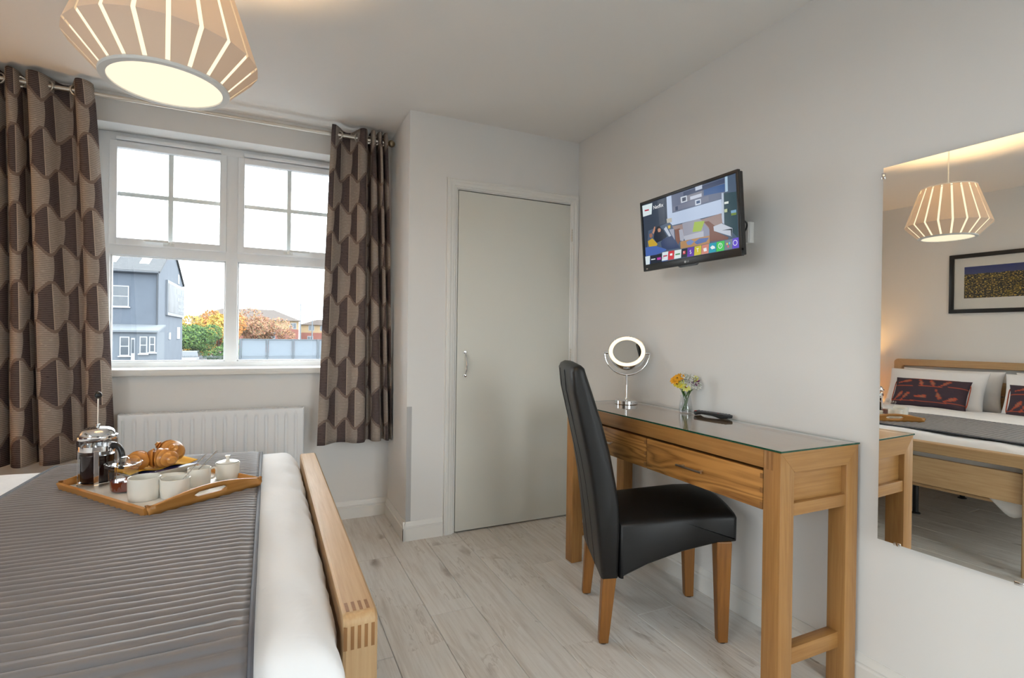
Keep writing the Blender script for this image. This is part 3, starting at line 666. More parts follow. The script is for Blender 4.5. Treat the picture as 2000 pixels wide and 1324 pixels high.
# plate, napkin and croissants
PA = math.atan2(.221, .264); PLc = (-.345, 2.185)
plate = thing('oblong_plate', 'oblong white plate with a blue painted rim under the croissants', 'plate', (PLc[0], PLc[1], FZ), PA)
def rrect(w, h, r, n=6):
    out = []
    for cx, cy, a0 in ((w-r, h-r, 0), (-w+r, h-r, PI/2), (-w+r, -h+r, PI), (w-r, -h+r, 1.5*PI)):
        out += [(cx+r*math.cos(a0+k*PI/2/n), cy+r*math.sin(a0+k*PI/2/n)) for k in range(n+1)]
    return out
def loft(prof, n=6):
    m = MB(); m.grid([[(x, y, z) for x, y in rrect(w, h, r, n)] for w, h, r, z in prof], False, True)
    k = len(m.v); q = 4*(n+1); m.f += [tuple(range(q)), tuple(range(k-q, k))]; m.mi += [0, 0]; return m
loft([(.085, .045, .02, 0), (.088, .048, .02, .003), (.108, .064, .02, .020), (.108, .064, .02, .022), (.102, .059, .02, .0205), (.084, .044, .02, .006)]).build('dish', M_ceramic, plate)
loft([(.1075, .0635, .02, .0221), (.1025, .0590, .02, .0213), (.1023, .0588, .02, .0211), (.094, .0525, .02, .0150)]).build('painted_rim', pm('cobalt_glaze', srgb(52, 62, 132), .2), plate)
M_nap = pm('yellow_napkin', srgb(232, 176, 40), .9)
napm = MB(); rows = []
for i in range(25):
    row = []
    for j in range(19):
        x = -.112+.23*i/24; y = -.036+.125*j/18
        z = .0245+.004*wr(x*9, y*9, 2.)+.003*math.sin(x*60)
        out = max(abs(x)-.10, 0)+max(abs(y)-.058, 0); z = max(.006, z-.0*out) if y < .07 else z+.012
        row.append((x, y, z+.0035))
    rows.append(row)
nap = napm.grid(rows).build('napkin', M_nap, None, smooth=80, solid=.0015); nap.location = (PLc[0], PLc[1], FZ); nap.rotation_euler = (0, 0, PA); tag(nap, 'yellow paper napkin lining the croissant plate', 'napkin')
def croissmat():
    t = NT('baked_croissant'); v = t.coords(); n = t.noise(v, 26., 4); 
    nz = t.n('SeparateXYZ', {0: t.n('TexCoord').outputs['Normal']}).outputs[2]
    f = t.M('ADD', n, 0.)
    col = t.mix(t.M('MULTIPLY', f, .5), t.n('VertexColor', layer_name='Col').outputs[0], srgb(190, 118, 44))
    p = t.bsdf(Base_Color=col, Roughness=.32, Coat_Weight=.3); t.bump(p, t.noise(v, 90., 3), .2, .001); return t.m
M_cro = croissmat()
def croissant(label, loc, rz, rx, L=.115, R=.032, bend=.62):
    rows = []; N = 96; sts = []
    for i in range(N+1):
        t = -1+2*i/N; a = t*bend*1.9; rad = L/(2*bend*1.9)
        c = Vector((rad*math.sin(a), rad*(1-math.cos(a)), 0)); tn = Vector((math.cos(a), math.sin(a), 0)); sd = Vector((-tn.y, tn.x, 0))
        env = max(.12, (1-abs(t)**2.1))**.75
        st = (abs(t)*3.3+.2) % 1.0; step = 1.06-.30*st**1.4
        r = R*env*step; sts.append(st)
        rows.append([c + sd*(r*math.cos(q)) + Vector((0, 0, 1))*(r*.86*math.sin(q)) for q in [2*PI*k/20 for k in range(20)]])
    m = MB().grid(rows, False, True); k = len(m.v); m.f += [tuple(range(20)), tuple(range(k-20, k))]; m.mi += [0, 0]
    me = bpy.data.meshes.new('croissant'); me.from_pydata([tuple(p) for p in m.v], [], m.f); me.update(); me.materials.append(M_cro)
    me.polygons.foreach_set('use_smooth', [True]*len(me.polygons)); me.set_sharp_from_angle(angle=math.radians(38))
    o = bpy.data.objects.new('croissant', me); C.objects.link(o)
    set_col(o, lambda p, li: [a_+(b_-a_)*min(1, sts[min(N, me.loops[li].vertex_index//20)]**1.2) for a_, b_ in zip(srgb(226, 162, 80), srgb(138, 72, 20))])
    o.location = loc; o.rotation_euler = (rx, 0, rz); return tag(o, label, 'croissant', 'croissants on the plate')
def onp(u, v, z): return (PLc[0]+u*math.cos(PA)-v*math.sin(PA), PLc[1]+u*math.sin(PA)+v*math.cos(PA), FZ+z)
croissant('golden croissant at the coffee press end of the plate', onp(-.058, .012, .058), PA+1.0, .15, .135, .034)
croissant('golden croissant in the middle of the plate, curving toward the bowls', onp(-.010, -.022, .060), PA+2.2, -.1, .140, .038)
croissant('golden croissant standing tallest, toward the sugar pot end of plate', onp(.048, .006, .072), PA+1.5, .75, .135, .039)
TVP=[
((70, 84, 104),[(0.0,1.0),(1.0,1.0),(1.0,0.0),(0.0,0.0)]),
((46, 54, 68),[(0.0,1.0),(0.303,0.998),(0.294,0.593),(0.058,0.553),(0.0,0.0),(0.002,0.557)]),
((62, 68, 80),[(0.19,0.988),(0.268,0.987),(0.267,0.603),(0.2,0.6)]),
((186, 200, 224),[(0.3,0.999),(0.358,1.0),(0.357,0.725),(0.857,0.716),(0.859,0.521),(0.35,0.538),(0.296,0.642)]),
((96, 102, 124),[(0.356,1.0),(0.898,0.991),(0.894,0.801),(0.857,0.721),(0.357,0.728)]),
((124, 122, 132),[(0.45,0.915),(0.682,0.921),(0.683,0.826),(0.452,0.833)]),
((110, 112, 130),[(0.37,0.816),(0.741,0.818),(0.742,0.741),(0.367,0.747)]),
((48, 78, 130),[(0.699,0.925),(0.894,0.909),(0.891,0.803),(0.696,0.838)]),
((58, 66, 92),[(0.49,0.984),(0.896,0.986),(0.894,0.92),(0.488,0.917)]),
((205, 210, 220),[(0.458,0.924),(0.524,0.922),(0.527,0.833),(0.461,0.833)]),
((70, 74, 90),[(0.473,0.905),(0.515,0.904),(0.514,0.85),(0.474,0.849)]),
((205, 212, 225),[(0.608,0.813),(0.665,0.807),(0.665,0.731),(0.607,0.733)]),
((52, 72, 110),[(0.619,0.793),(0.656,0.792),(0.656,0.752),(0.62,0.752)]),
((188, 196, 212),[(0.616,1.0),(0.685,1.0),(0.684,0.944),(0.616,0.944)]),
((196, 200, 214),[(0.559,0.886),(0.676,0.882),(0.675,0.835),(0.559,0.837)]),
((52, 60, 84),[(0.394,0.806),(0.423,0.806),(0.423,0.744),(0.395,0.746)]),
((172, 198, 218),[(0.9,1.0),(0.923,0.998),(0.92,0.795),(0.897,0.794)]),
((40, 62, 68),[(0.879,0.786),(0.993,0.757),(0.988,0.138),(0.874,0.367)]),
((182, 192, 208),[(0.864,0.798),(0.882,0.792),(0.874,0.364),(0.852,0.397)]),
((150, 124, 116),[(0.349,0.522),(0.685,0.51),(0.852,0.524),(0.859,0.372),(0.779,0.341),(0.728,0.298),(0.428,0.318)]),
((116, 70, 54),[(0.684,0.468),(0.733,0.46),(0.788,0.373),(0.778,0.306),(0.907,0.173),(0.898,0.147),(0.731,0.167),(0.731,0.369)]),
((118, 66, 48),[(0.374,0.463),(0.433,0.462),(0.436,0.29),(0.405,0.222),(0.38,0.307)]),
((150, 148, 160),[(0.462,0.528),(0.647,0.529),(0.675,0.471),(0.675,0.339),(0.475,0.316)]),
((178, 178, 188),[(0.466,0.329),(0.679,0.338),(0.682,0.256),(0.482,0.261)]),
((166, 166, 178),[(0.423,0.44),(0.463,0.44),(0.476,0.297),(0.463,0.256),(0.43,0.276)]),
((136, 138, 158),[(0.68,0.458),(0.735,0.344),(0.733,0.226),(0.676,0.231)]),
((156, 180, 56),[(0.59,0.501),(0.694,0.477),(0.654,0.346),(0.567,0.359)]),
((176, 128, 78),[(0.431,0.26),(0.734,0.255),(0.732,0.143),(0.431,0.149)]),
((78, 100, 156),[(0.58,0.204),(0.634,0.244),(0.728,0.227),(0.699,0.176),(0.605,0.164)]),
((110, 130, 180),[(0.495,0.235),(0.546,0.257),(0.58,0.216),(0.543,0.177),(0.507,0.187)]),
((192, 196, 206),[(0.775,0.368),(0.851,0.384),(0.946,0.283),(0.938,0.173),(0.778,0.304)]),
((30, 40, 46),[(0.852,0.288),(0.944,0.281),(0.937,0.178),(0.93,0.18),(0.93,0.262)]),
((184, 176, 160),[(0.29,0.66),(0.349,0.654),(0.35,0.587),(0.294,0.593)]),
((210, 170, 50),[(0.3,0.549),(0.332,0.547),(0.33,0.5),(0.303,0.502)]),
((186, 192, 206),[(0.254,0.515),(0.282,0.545),(0.364,0.285),(0.375,0.228),(0.349,0.27)]),
((150, 152, 170),[(0.313,0.483),(0.369,0.48),(0.375,0.243),(0.36,0.312)]),
((22, 26, 38),[(0.14,0.553),(0.18,0.573),(0.238,0.52),(0.286,0.387),(0.242,0.347),(0.157,0.325),(0.123,0.41)]),
((190, 132, 104),[(0.175,0.548),(0.204,0.556),(0.218,0.514),(0.208,0.483),(0.183,0.488)]),
((30, 24, 26),[(0.168,0.577),(0.205,0.578),(0.219,0.54),(0.188,0.548),(0.172,0.516)]),
((200, 160, 40),[(0.049,0.384),(0.107,0.414),(0.169,0.302),(0.155,0.276),(0.058,0.289)]),
((150, 100, 80),[(0.072,0.493),(0.105,0.499),(0.114,0.453),(0.097,0.424),(0.073,0.441)]),
((190, 132, 104),[(0.111,0.502),(0.139,0.591),(0.153,0.589),(0.146,0.524),(0.126,0.476)]),
((40, 52, 88),[(0.209,0.317),(0.242,0.36),(0.344,0.382),(0.424,0.166),(0.286,0.174),(0.216,0.235)]),
((64, 94, 168),[(0.013,0.29),(0.144,0.279),(0.266,0.192),(0.267,0.168),(0.138,0.134),(0.011,0.144)]),
((46, 70, 140),[(0.014,0.053),(0.281,0.059),(0.279,0.007),(0.011,0.003)]),
((28, 32, 42),[(0.069,0.137),(0.214,0.134),(0.209,0.001),(0.065,0.0)]),
((222, 234, 234),[(0.002,0.986),(0.132,0.979),(0.115,0.804),(0.005,0.803)]),
((176, 40, 60),[(0.03,0.906),(0.085,0.9),(0.084,0.876),(0.031,0.883)]),
((220, 232, 234),[(0.004,0.139),(0.068,0.138),(0.056,0.0),(0.007,0.0)]),
((230, 232, 236),[(0.077,0.08),(0.132,0.078),(0.131,0.062),(0.079,0.063)]),
((190, 50, 160),[(0.153,0.083),(0.202,0.083),(0.2,0.043),(0.154,0.046)]),
((222, 232, 234),[(0.221,0.151),(0.293,0.149),(0.281,0.017),(0.21,0.017)]),
((180, 60, 80),[(0.229,0.098),(0.278,0.097),(0.278,0.076),(0.229,0.077)]),
((208, 44, 52),[(0.295,0.148),(0.364,0.146),(0.353,0.013),(0.283,0.014)]),
((245, 245, 245),[(0.311,0.107),(0.339,0.107),(0.337,0.074),(0.31,0.075)]),
((222, 234, 230),[(0.366,0.143),(0.443,0.14),(0.433,0.013),(0.355,0.013)]),
((60, 130, 70),[(0.373,0.086),(0.425,0.086),(0.424,0.066),(0.372,0.066)]),
((30, 34, 44),[(0.445,0.14),(0.507,0.138),(0.497,0.008),(0.435,0.01)]),
((208, 50, 60),[(0.458,0.106),(0.486,0.106),(0.484,0.059),(0.456,0.058)]),
((92, 48, 160),[(0.511,0.14),(0.579,0.137),(0.569,0.005),(0.501,0.007)]),
((206, 190, 40),[(0.584,0.138),(0.654,0.138),(0.645,0.007),(0.574,0.007)]),
((208, 128, 108),[(0.658,0.137),(0.728,0.137),(0.719,0.005),(0.648,0.006)]),
((24, 150, 172),[(0.73,0.139),(0.798,0.138),(0.789,0.007),(0.721,0.007)]),
((60, 196, 76),[(0.801,0.139),(0.875,0.139),(0.867,0.005),(0.793,0.006)]),
((112, 122, 134),[(0.878,0.14),(0.945,0.139),(0.938,0.005),(0.87,0.007)]),
((98, 72, 200),[(0.946,0.141),(1.0,0.145),(0.997,0.007),(0.94,0.007)]),
((240, 240, 240),[(0.738,0.082),(0.759,0.105),(0.779,0.088),(0.786,0.057),(0.753,0.051)]),
((240, 240, 240),[(0.671,0.087),(0.701,0.091),(0.705,0.042),(0.675,0.04)]),
((240, 200, 80),[(0.889,0.098),(0.903,0.099),(0.902,0.072),(0.889,0.071)]),
((90, 190, 220),[(0.911,0.104),(0.923,0.105),(0.924,0.075),(0.91,0.074)]),
((230, 80, 110),[(0.898,0.062),(0.911,0.062),(0.91,0.035),(0.897,0.034)]),
((225, 230, 220),[(0.89,0.661),(0.927,0.657),(0.926,0.626),(0.889,0.632)]),
((190, 196, 150),[(0.886,0.562),(0.912,0.562),(0.912,0.516),(0.886,0.52)]),
((120, 160, 190),[(0.943,0.522),(0.989,0.518),(0.989,0.449),(0.945,0.454)]),
((110, 130, 50),[(0.944,0.486),(0.99,0.48),(0.989,0.449),(0.945,0.454)]),
]
# ------------------------------------------------------------------ pendant lamp
def shade_mat():
    t = NT('white_shade_card'); df = t.n('BsdfDiffuse', {0: srgb(236, 226, 214)}); tl = t.n('BsdfTranslucent', {0: srgb(240, 215, 185)})
    mx = t.n('MixShader', {0: .34, 1: df.outputs[0], 2: tl.outputs[0]}); t.t.links.new(mx.outputs[0], t.out.inputs[0]); return t.m
M_shade = shade_mat(); M_glow = emis('lit_diffuser', srgb(255, 236, 200), LAMP_L); M_disc = emis('lit_diffuser_disc', srgb(255, 238, 208), LAMP_L*.85)
pl = thing('pendant_lamp', 'lit white slatted pendant lampshade hanging over the bed', 'ceiling lamp', (-.243, 1.60, 1.772)); NP = 20; LH = H-1.772
rb, rw, rtp, zw, zt = .139, .2095, .136, .080, .305
pan = MB()
def pt(r, z, t, off): a = math.atan2((r*math.tan(PI/NP)-.0034)*t, r); d = (r-off)/math.cos(0); return (d, (r*math.tan(PI/NP)-.0034)*t, z)
k = math.cos(PI/NP)
vs = []
for off in (0, .0016):
    for r, z in ((rb, .004), (rw, zw), (rtp, zt)):
        for t in (-1, 1): vs.append((r-off, ((r)*math.tan(PI/NP)-.0052)*t, z))
fs = [(0, 1, 3, 2), (2, 3, 5, 4), (6, 8, 9, 7), (8, 10, 11, 9), (0, 2, 8, 6), (2, 4, 10, 8), (1, 7, 9, 3), (3, 9, 11, 5), (0, 6, 7, 1), (4, 5, 11, 10)]
pan.add(vs, fs); p0 = pan.build('shade_panel', M_shade, pl, smooth=0)
for i in range(1, NP):
    c = p0.copy(); C.objects.link(c); c.parent = pl; c.rotation_euler = (0, 0, 2*PI*i/NP)
MB().lathe([(.126, .0), (.141, .0), (.143, .003), (.142, .009), (.126, .009), (.126, .0)], 60).build('bottom_ring', M_wplastic, pl)
MB().lathe([(.120, zt-.006), (.137, zt-.006), (.1385, zt-.001), (.137, zt+.002), (.120, zt+.002), (.120, zt-.006)], 60).build('top_ring', M_wplastic, pl)
MB().lathe([(0, .0035), (.1258, .0035), (.1258, .0055), (0, .0055)], 60).build('diffuser_disc', M_disc, pl, label='glowing white diffuser disc')
dfm = MB(); rows = [[(r*math.cos(a), r*math.sin(a), z) for a in [2*PI*q/60 for q in range(60)]] for r, z in ((.126, .006), (.193, zw), (.126, zt-.012))]
dfm.grid(rows, False, True).build('inner_diffuser', M_glow, pl, smooth=0, label='glowing inner paper diffuser')
sp = MB()
for i in range(3): sp.tube([(.02*math.cos(a_), .02*math.sin(a_), zt-.01) for a_ in [2*PI*i/3]] + [(.122*math.cos(2*PI*i/3), .122*math.sin(2*PI*i/3), zt-.004)], .0025, 8)
sp.lathe([(0, zt-.06), (.018, zt-.06), (.02, zt-.01), (.012, zt+.012), (.004, zt+.02)], 16); sp.build('lamp_holder', M_wplastic, pl)
MB().tube([(0, 0, zt+.015), (0, 0, LH-.02)], .0035, 8).build('cord', M_wplastic, pl)
MB().lathe([(.006, LH-.035), (.03, LH-.028), (.042, LH-.012), (.045, LH-.0005), (0, LH-.0005)], 28).build('ceiling_rose', M_wplastic, pl)
MB().lathe([(.0, zt-.135)] + [(.024*math.sin(a), zt-.110-.025*math.cos(a)) for a in [.3+i*.28 for i in range(9)]] + [(.012, zt-.062)], 20).build('bulb', emis('lit_bulb', srgb(255, 220, 165), 12.), pl)
bl = bpy.data.lights.new('pendant_bulb', 'POINT'); bl.energy = BULB; bl.color = srgb(255, 208, 150); bl.shadow_soft_size = .03
blo = bpy.data.objects.new('pendant_bulb', bl); blo.parent = pl; blo.location = (0, 0, zt-.075); C.objects.link(blo)
# ------------------------------------------------------------------ desk
dk = thing('console_desk', 'honey oak console desk with two drawers', 'desk', (1.583, 1.685, 0)); ddx, ddy = 1.583, 1.685
def D(name, ax, x0, x1, y0, y1, z0, z1, ch=.0018, par=None, mat=None, label=None): return bx(name, mat or M_oak[ax], par or dk, x0-ddx, x1-ddx, y0-ddy, y1-ddy, z0, z1, ch, label)
LX = [(1.397, 1.459), (1.711, 1.771)]; LY = [(1.07, 1.131), (2.241, 2.302)]
for lx in LX:
    for ly in LY: D('leg', 'z', lx[0], lx[1], ly[0], ly[1], 0, .7995, .003)
D('top_board', 'y', 1.4595, 1.7105, 1.1315, 2.2405, .776, .799)
D('front_apron', 'y', 1.398, 1.4595, 1.1315, 2.2405, .743, .799)
D('back_panel', 'y', 1.745, 1.765, 1.1315, 2.2405, .60, .7985)
for ly in LY:
    s = 1 if ly[0] < 1.5 else -1; yo = ly[0] if s > 0 else ly[1]
    m = MB()   # mitred top rail: trapezoid seen from the end
    m.prism([(LX[0][1]-.062, .800), (LX[1][0]+.060, .800), (LX[1][0], .738), (LX[0][1], .738)], yo-s*.0006, yo+s*.058, lambda a, z, t: (a-ddx, t-ddy, z))
    m.build('end_rail', M_oak['x'], dk, smooth=0)
    D('end_panel', 'x', LX[0][1], LX[1][0], yo+s*.018, yo+s*.034, .641, .739, .001, mat=None)
    D('lower_end_rail', 'x', LX[0][1]-.0005, LX[1][0]+.0005, yo+s*.004, yo+s*.05, .602, .641)
    D('foot_stretcher', 'x', LX[0][1]-.0005, LX[1][0]+.0005, yo+s*.02, yo+s*.058, .13, .182)
for y0, y1 in ((1.1345, 1.684), (1.690, 2.2375)):
    dw_ = D('drawer', 'y', 1.4, 1.422, y0, y1, .611, .733, .002, mat=M_oakfig)
    D('drawer_box', 'y', 1.422, 1.735, y0+.012, y1-.012, .622, .728, .001, par=dk)
    yc = (y0+y1)/2 + (.02 if y0 < 1.5 else 0)
    hnd = MB().tube([(1.377-ddx, yc-.062-ddy, .672), (1.377-ddx, yc+.062-ddy, .672)], .0042, 10)
    for s in (-.045, .045): hnd.tube([(1.377-ddx, yc+s-ddy, .672), (1.402-ddx, yc+s-ddy, .672)], .0035, 8)
    hnd.build('handle', M_steel, dw_, label='slim steel bar handle')
    for q in range(3): bx('finger_joint', M_endgr, dw_, 1.3996-ddx, 1.41-ddx, y0-.0003-ddy, y0+.010-ddy, .618+.045*q, .634+.045*q, 0)
for q in range(2): bx('finger_joint', M_endgr, dk, 1.3966-ddx, 1.41-ddx, 1.096+.016*q-ddy, 1.1035+.016*q-ddy, .742, .7985, 0)
gt = thing('glass_desk_top', 'clear glass sheet with green edge on the oak desk', 'glass sheet', (1.583, 1.685, .8005))
gx, gy = .1885, .618
MB().box(-gx, gx, -gy, gy, 0, .006).build('glass_sheet', M_tglass, gt, smooth=0)
ge = MB()
for q in ((-gx-.0005, -gx, -gy, gy), (gx, gx+.0005, -gy, gy), (-gx, gx, -gy-.0005, -gy), (-gx, gx, gy, gy+.0005)): ge.box(*q, .0006, .0054)
ge.build('green_edge', M_gedge, gt, smooth=0)
GZ = .8068
# ------------------------------------------------------------------ chair
ch = thing('dining_chair', 'black leather high-back chair with tapered wooden legs', 'chair', (1.148, 1.612, 0), math.atan2(-.18, .41))
n0, n1 = -.026, .404
bp_ = [(.05, .248), (.056, .44), (.052, .518), (.039, .596), (.016, .709), (-.016, .822), (-.053, .934), (-.078, 1.005), (-.084, 1.024), (-.096, 1.034), (-.112, 1.035), (-.127, 1.027), (-.135, 1.010), (-.127, .934), (-.094, .795), (-.066, .665), (-.048, .561), (-.033, .44), (-.013, .244)]
def soft_prism(poly, a0, a1, inset, bow, name, mat, parent, crown=None, n=14):
    P = np.array(poly); cen = P.mean(0); rows = []
    ss = [0, .004, .012, .024] ; L_ = a1-a0
    ts = [(a0+s, s) for s in ss] + [(a0+L_*q/n, 1) for q in range(2, n-1)] + [(a1-s, s) for s in reversed(ss)]
    nx = np.roll(P, -1, 0)-np.roll(P, 1, 0); nrm = np.stack([nx[:, 1], -nx[:, 0]], 1); nrm /= np.linalg.norm(nrm, axis=1)[:, None]
    if ((P-cen)*nrm).sum() < 0: nrm = -nrm
    for a, s in ts:
        k_ = inset*(1-math.sqrt(max(0, 1-(1-min(1, s/.024))**2)))
        tt = (a-a0)/L_; Q = P-nrm*k_
        if bow: Q = Q + bow(P, tt)
        rows.append([(q[0], a, q[1]) for q in Q])
    m = MB().grid(rows, False, True); k_ = len(m.v); q = len(poly); m.f += [tuple(range(q)), tuple(range(k_-q, k_))]; m.mi += [0, 0]
    return m.build(name, mat, parent, smooth=55)
back = soft_prism(bp_, n0, n1, .016, lambda P, t: np.stack([-.012*math.sin(PI*t)*(P[:, 1] > .3)*np.clip((P[:, 1]-.3)/.5, 0, 1), .010*math.sin(PI*t)*(P[:, 1] > .9)], 1), 'backrest', M_leather, ch)
sp_ = [(.052, .246), (.075, .253), (.162, .297), (.292, .345), (.415, .376), (.490, .383), (.4945, .395), (.495, .470), (.488, .482), (.472, .487), (.38, .484), (.291, .474), (.18, .462), (.052, .446)]
soft_prism(sp_, n0+.004, n1-.004, .016, lambda P, t: np.stack([.012*math.sin(PI*t)*np.clip((P[:, 0]-.40)/.08, 0, 1), .016*math.sin(PI*t)**.7*np.clip((P[:, 1]-.39)/.08, 0, 1)], 1), 'seat', M_leather, ch)
def leg(ut, ub, nt_, nb, ztop, ht, hb):
    v = []
    for u_, n_, h_, z in ((ub, nb, hb, 0.003), (ut, nt_, ht, ztop)):
        v += [(u_-h_, n_-h_*.9, z), (u_+h_, n_-h_*.9, z), (u_+h_, n_+h_*.9, z), (u_-h_, n_+h_*.9, z)]
    o = MB().add(v, [(3, 2, 1, 0), (4, 5, 6, 7)] + [(i, (i+1) % 4, (i+1) % 4+4, i+4) for i in range(4)]).build('leg', M_legw, ch, smooth=0)
    md = o.modifiers.new('bev', 'BEVEL'); md.width = .004; md.segments = 2
    f = MB().lathe([(0, 0), (hb*.8, 0), (hb*.8, .0032), (0, .0032)], 12, c=(ub, nb, 0)).build('foot_pad', M_blacksoft, o)
for nb, nt_ in ((.0, .002), (.378, .376)):
    leg(.019, -.001, nt_, nb, .27, .026, .018)
for nb, nt_ in ((.004, .006), (.352, .362)):
    leg(.446, .449, nt_, nb, .385, .029, .019)
def seam(pts): return MB().tube(pts, .0016, 6)
rear = [(-.126, 1.030)] + bp_[12:]
for nn in (.115, .263):
    tt = (nn-n0)/(n1-n0); pts = [(u_-.012*math.sin(PI*tt)*min(1, max(0, (z-.3)/.5))-.0003, nn, z) for u_, z in rear]
    seam(pts).build('seam', M_blacksoft, ch)
# ------------------------------------------------------------------ lit vanity mirror
vm = thing('vanity_mirror', 'round chrome vanity mirror with glowing ring light', 'vanity mirror', (1.652, 2.150, GZ), math.radians(-37.9))
MB().lathe([(0, 0), (.056, 0), (.058, .002), (.058, .018), (.055, .021), (.010, .024), (.007, .030), (0, .030)], 48).build('base', M_chrome, vm)
hz = .258
MB().tube([(0, .012, .026), (0, .012, hz-.112)], .0055, 14).build('stem', M_chrome, vm)
yk = [(.112*math.cos(a), .012, hz+.112*math.sin(a)) for a in [PI+i*PI/28 for i in range(29)]]
MB().tube(yk, .0042, 10).build('yoke', M_chrome, vm)
for s in (-1, 1): MB().lathe([(0, 0), (.0075, 0), (.0075, .018), (0, .018)], 16, M=Matrix.Translation((s*.0945, .012, hz)) @ Matrix.Rotation(s*PI/2, 4, 'Y')).build('pivot_knob', M_chrome, vm)
HM = Matrix.Translation((0, .012, hz)) @ Matrix.Rotation(math.radians(90-35), 4, 'X')   # head axis: local +z is the glass side
MB().lathe([(.088, .014), (.0935, .017), (.0955, .012), (.0955, -.012), (.0935, -.016), (.0, -.016)], 56, M=HM).build('drum', M_chrome, vm)
MB().lathe([(.071, .0135), (.071, .0152), (.0905, .0152), (.0905, .0135)], 56, M=HM).build('ring_light', emis('ring_light', srgb(255, 226, 184), 1.9), vm, label='glowing warm ring light')
MB().lathe([(0, .0130), (.0712, .0130), (.0712, .0142), (0, .0142)], 56, M=HM).build('mirror_glass', M_mirror, vm)
# ------------------------------------------------------------------ vase and flowers
VX, VY = 1.705, 1.790
vs_ = thing('glass_vase', 'small cut-glass vase holding mixed flowers', 'vase', (VX, VY, GZ))
MB().lathe([(0, 0), (.026, 0), (.030, .004), (.031, .02), (.027, .045), (.0225, .070), (.0235, .080), (.022, .0805), (.021, .070), (.025, .045), (.028, .02), (.027, .008), (0, .007)], 60, fn=lambda r, z, a: r*(1+.03*abs(math.sin(7*a+z*150)))).build('vase_glass', M_cut, vs_, smooth=12)
MB().lathe([(0, .0075), (.0262, .0085), (.0272, .02), (.0255, .035), (0, .035)], 30).build('water', glassmat('water', (.95, .98, .97), .04), vs_)
M_stem = pm('green_stem', srgb(70, 104, 48), .6); M_leaf = pm('green_leaf', srgb(92, 128, 60), .6)
FC = {'orange': srgb(226, 158, 24), 'yellow': srgb(222, 200, 60), 'white': srgb(220, 218, 210), 'purple': srgb(110, 30, 96), 'lilac': srgb(150, 130, 190), 'lemon': srgb(214, 214, 120), 'plum': srgb(74, 22, 56)}
FM = {k: pm('petal_'+k, v, .7) for k, v in FC.items()}; M_eye = pm('flower_eye', srgb(140, 96, 20), .8)
def flower(col, dx, dy, z, R, kind, label):
    f = thing('flower', label, 'flower', (VX, VY, GZ+.012), 0, 'flowers in the glass vase'); R *= 1.35; top = Vector((dx, dy, z+.006)); d = ((top-Vector((0, 0, .06))).normalized()*.6+Vector((-.6, -.66, .25))).normalized()
    ph = random.uniform(0, 6.28)
    MB().tube([(.014*math.cos(ph), .014*math.sin(ph), .0), (.006*math.cos(ph+2), .006*math.sin(ph+2), .05), tuple(Vector((0, 0, .06)).lerp(top, .5)), tuple(top)], .0011, 6).build('stem', M_stem, f)
    q = d.to_track_quat('Z', 'Y').to_matrix().to_4x4(); q.translation = top
    if kind == 'daisy':
        m = MB(); n = 9
        for i in range(n):
            a = 2*PI*i/n; c_, s_ = math.cos(a), math.sin(a); w_ = R*.34
            P = [(R*.12, -w_*.4, 0), (R*.6, -w_, .003), (R, -w_*.45, .001), (R*1.04, 0, 0), (R, w_*.45, .001), (R*.6, w_, .003), (R*.12, w_*.4, 0)]
            m.add([(x*c_-y*s_, x*s_+y*c_, z_+.002*random.random()) for x, y, z_ in P], [tuple(range(7))], M=q)
        m.build('petals', FM[col], f, smooth=0)
        MB().lathe([(0, -.001), (R*.26, 0), (R*.22, R*.16), (0, R*.22)], 10, M=q).build('flower_eye', M_eye, f)
    elif kind == 'spray':
        m = MB()
        for i in range(46):
            v = Vector((random.gauss(0, 1), random.gauss(0, 1), random.gauss(0, 1))); v = v.normalized()*R*random.uniform(.35, 1.0); v.z = abs(v.z)*.8 - R*.2
            r_ = random.uniform(.0026, .0048); m.lathe([(0, -r_), (r_*.8, -r_*.3), (r_, r_*.5), (0, r_*.9)], 5, c=tuple(v), M=q)
        m.build('blossom', FM[col], f, smooth=0)
        m = MB()
        for i in range(14):
            v = Vector((random.gauss(0, 1), random.gauss(0, 1), random.gauss(.3, 1))).normalized()*R*.9; m.tube([(0, 0, -R*.3), tuple(v*.6), tuple(v)], .0004, 4, M=q)
        m.build('stalks', M_leaf, f, smooth=0)
    else:
        m = MB()
        for i in range(26):
            a = 2.4*i; rr_ = R*math.sqrt((i+1)/26.); c_, s_ = math.cos(a), math.sin(a)
            m.add([(rr_*.3*c_, rr_*.3*s_, 0), (rr_*c_-R*.14*s_, rr_*s_+R*.14*c_, R*.5*(1-rr_/R)+.003), (rr_*1.25*c_, rr_*1.25*s_, R*.55*(1-rr_/R)+.004), (rr_*c_+R*.14*s_, rr_*s_-R*.14*c_, R*.5*(1-rr_/R)+.003)], [(0, 1, 2, 3)], M=q)
        m.build('petals', FM[col], f, smooth=0)
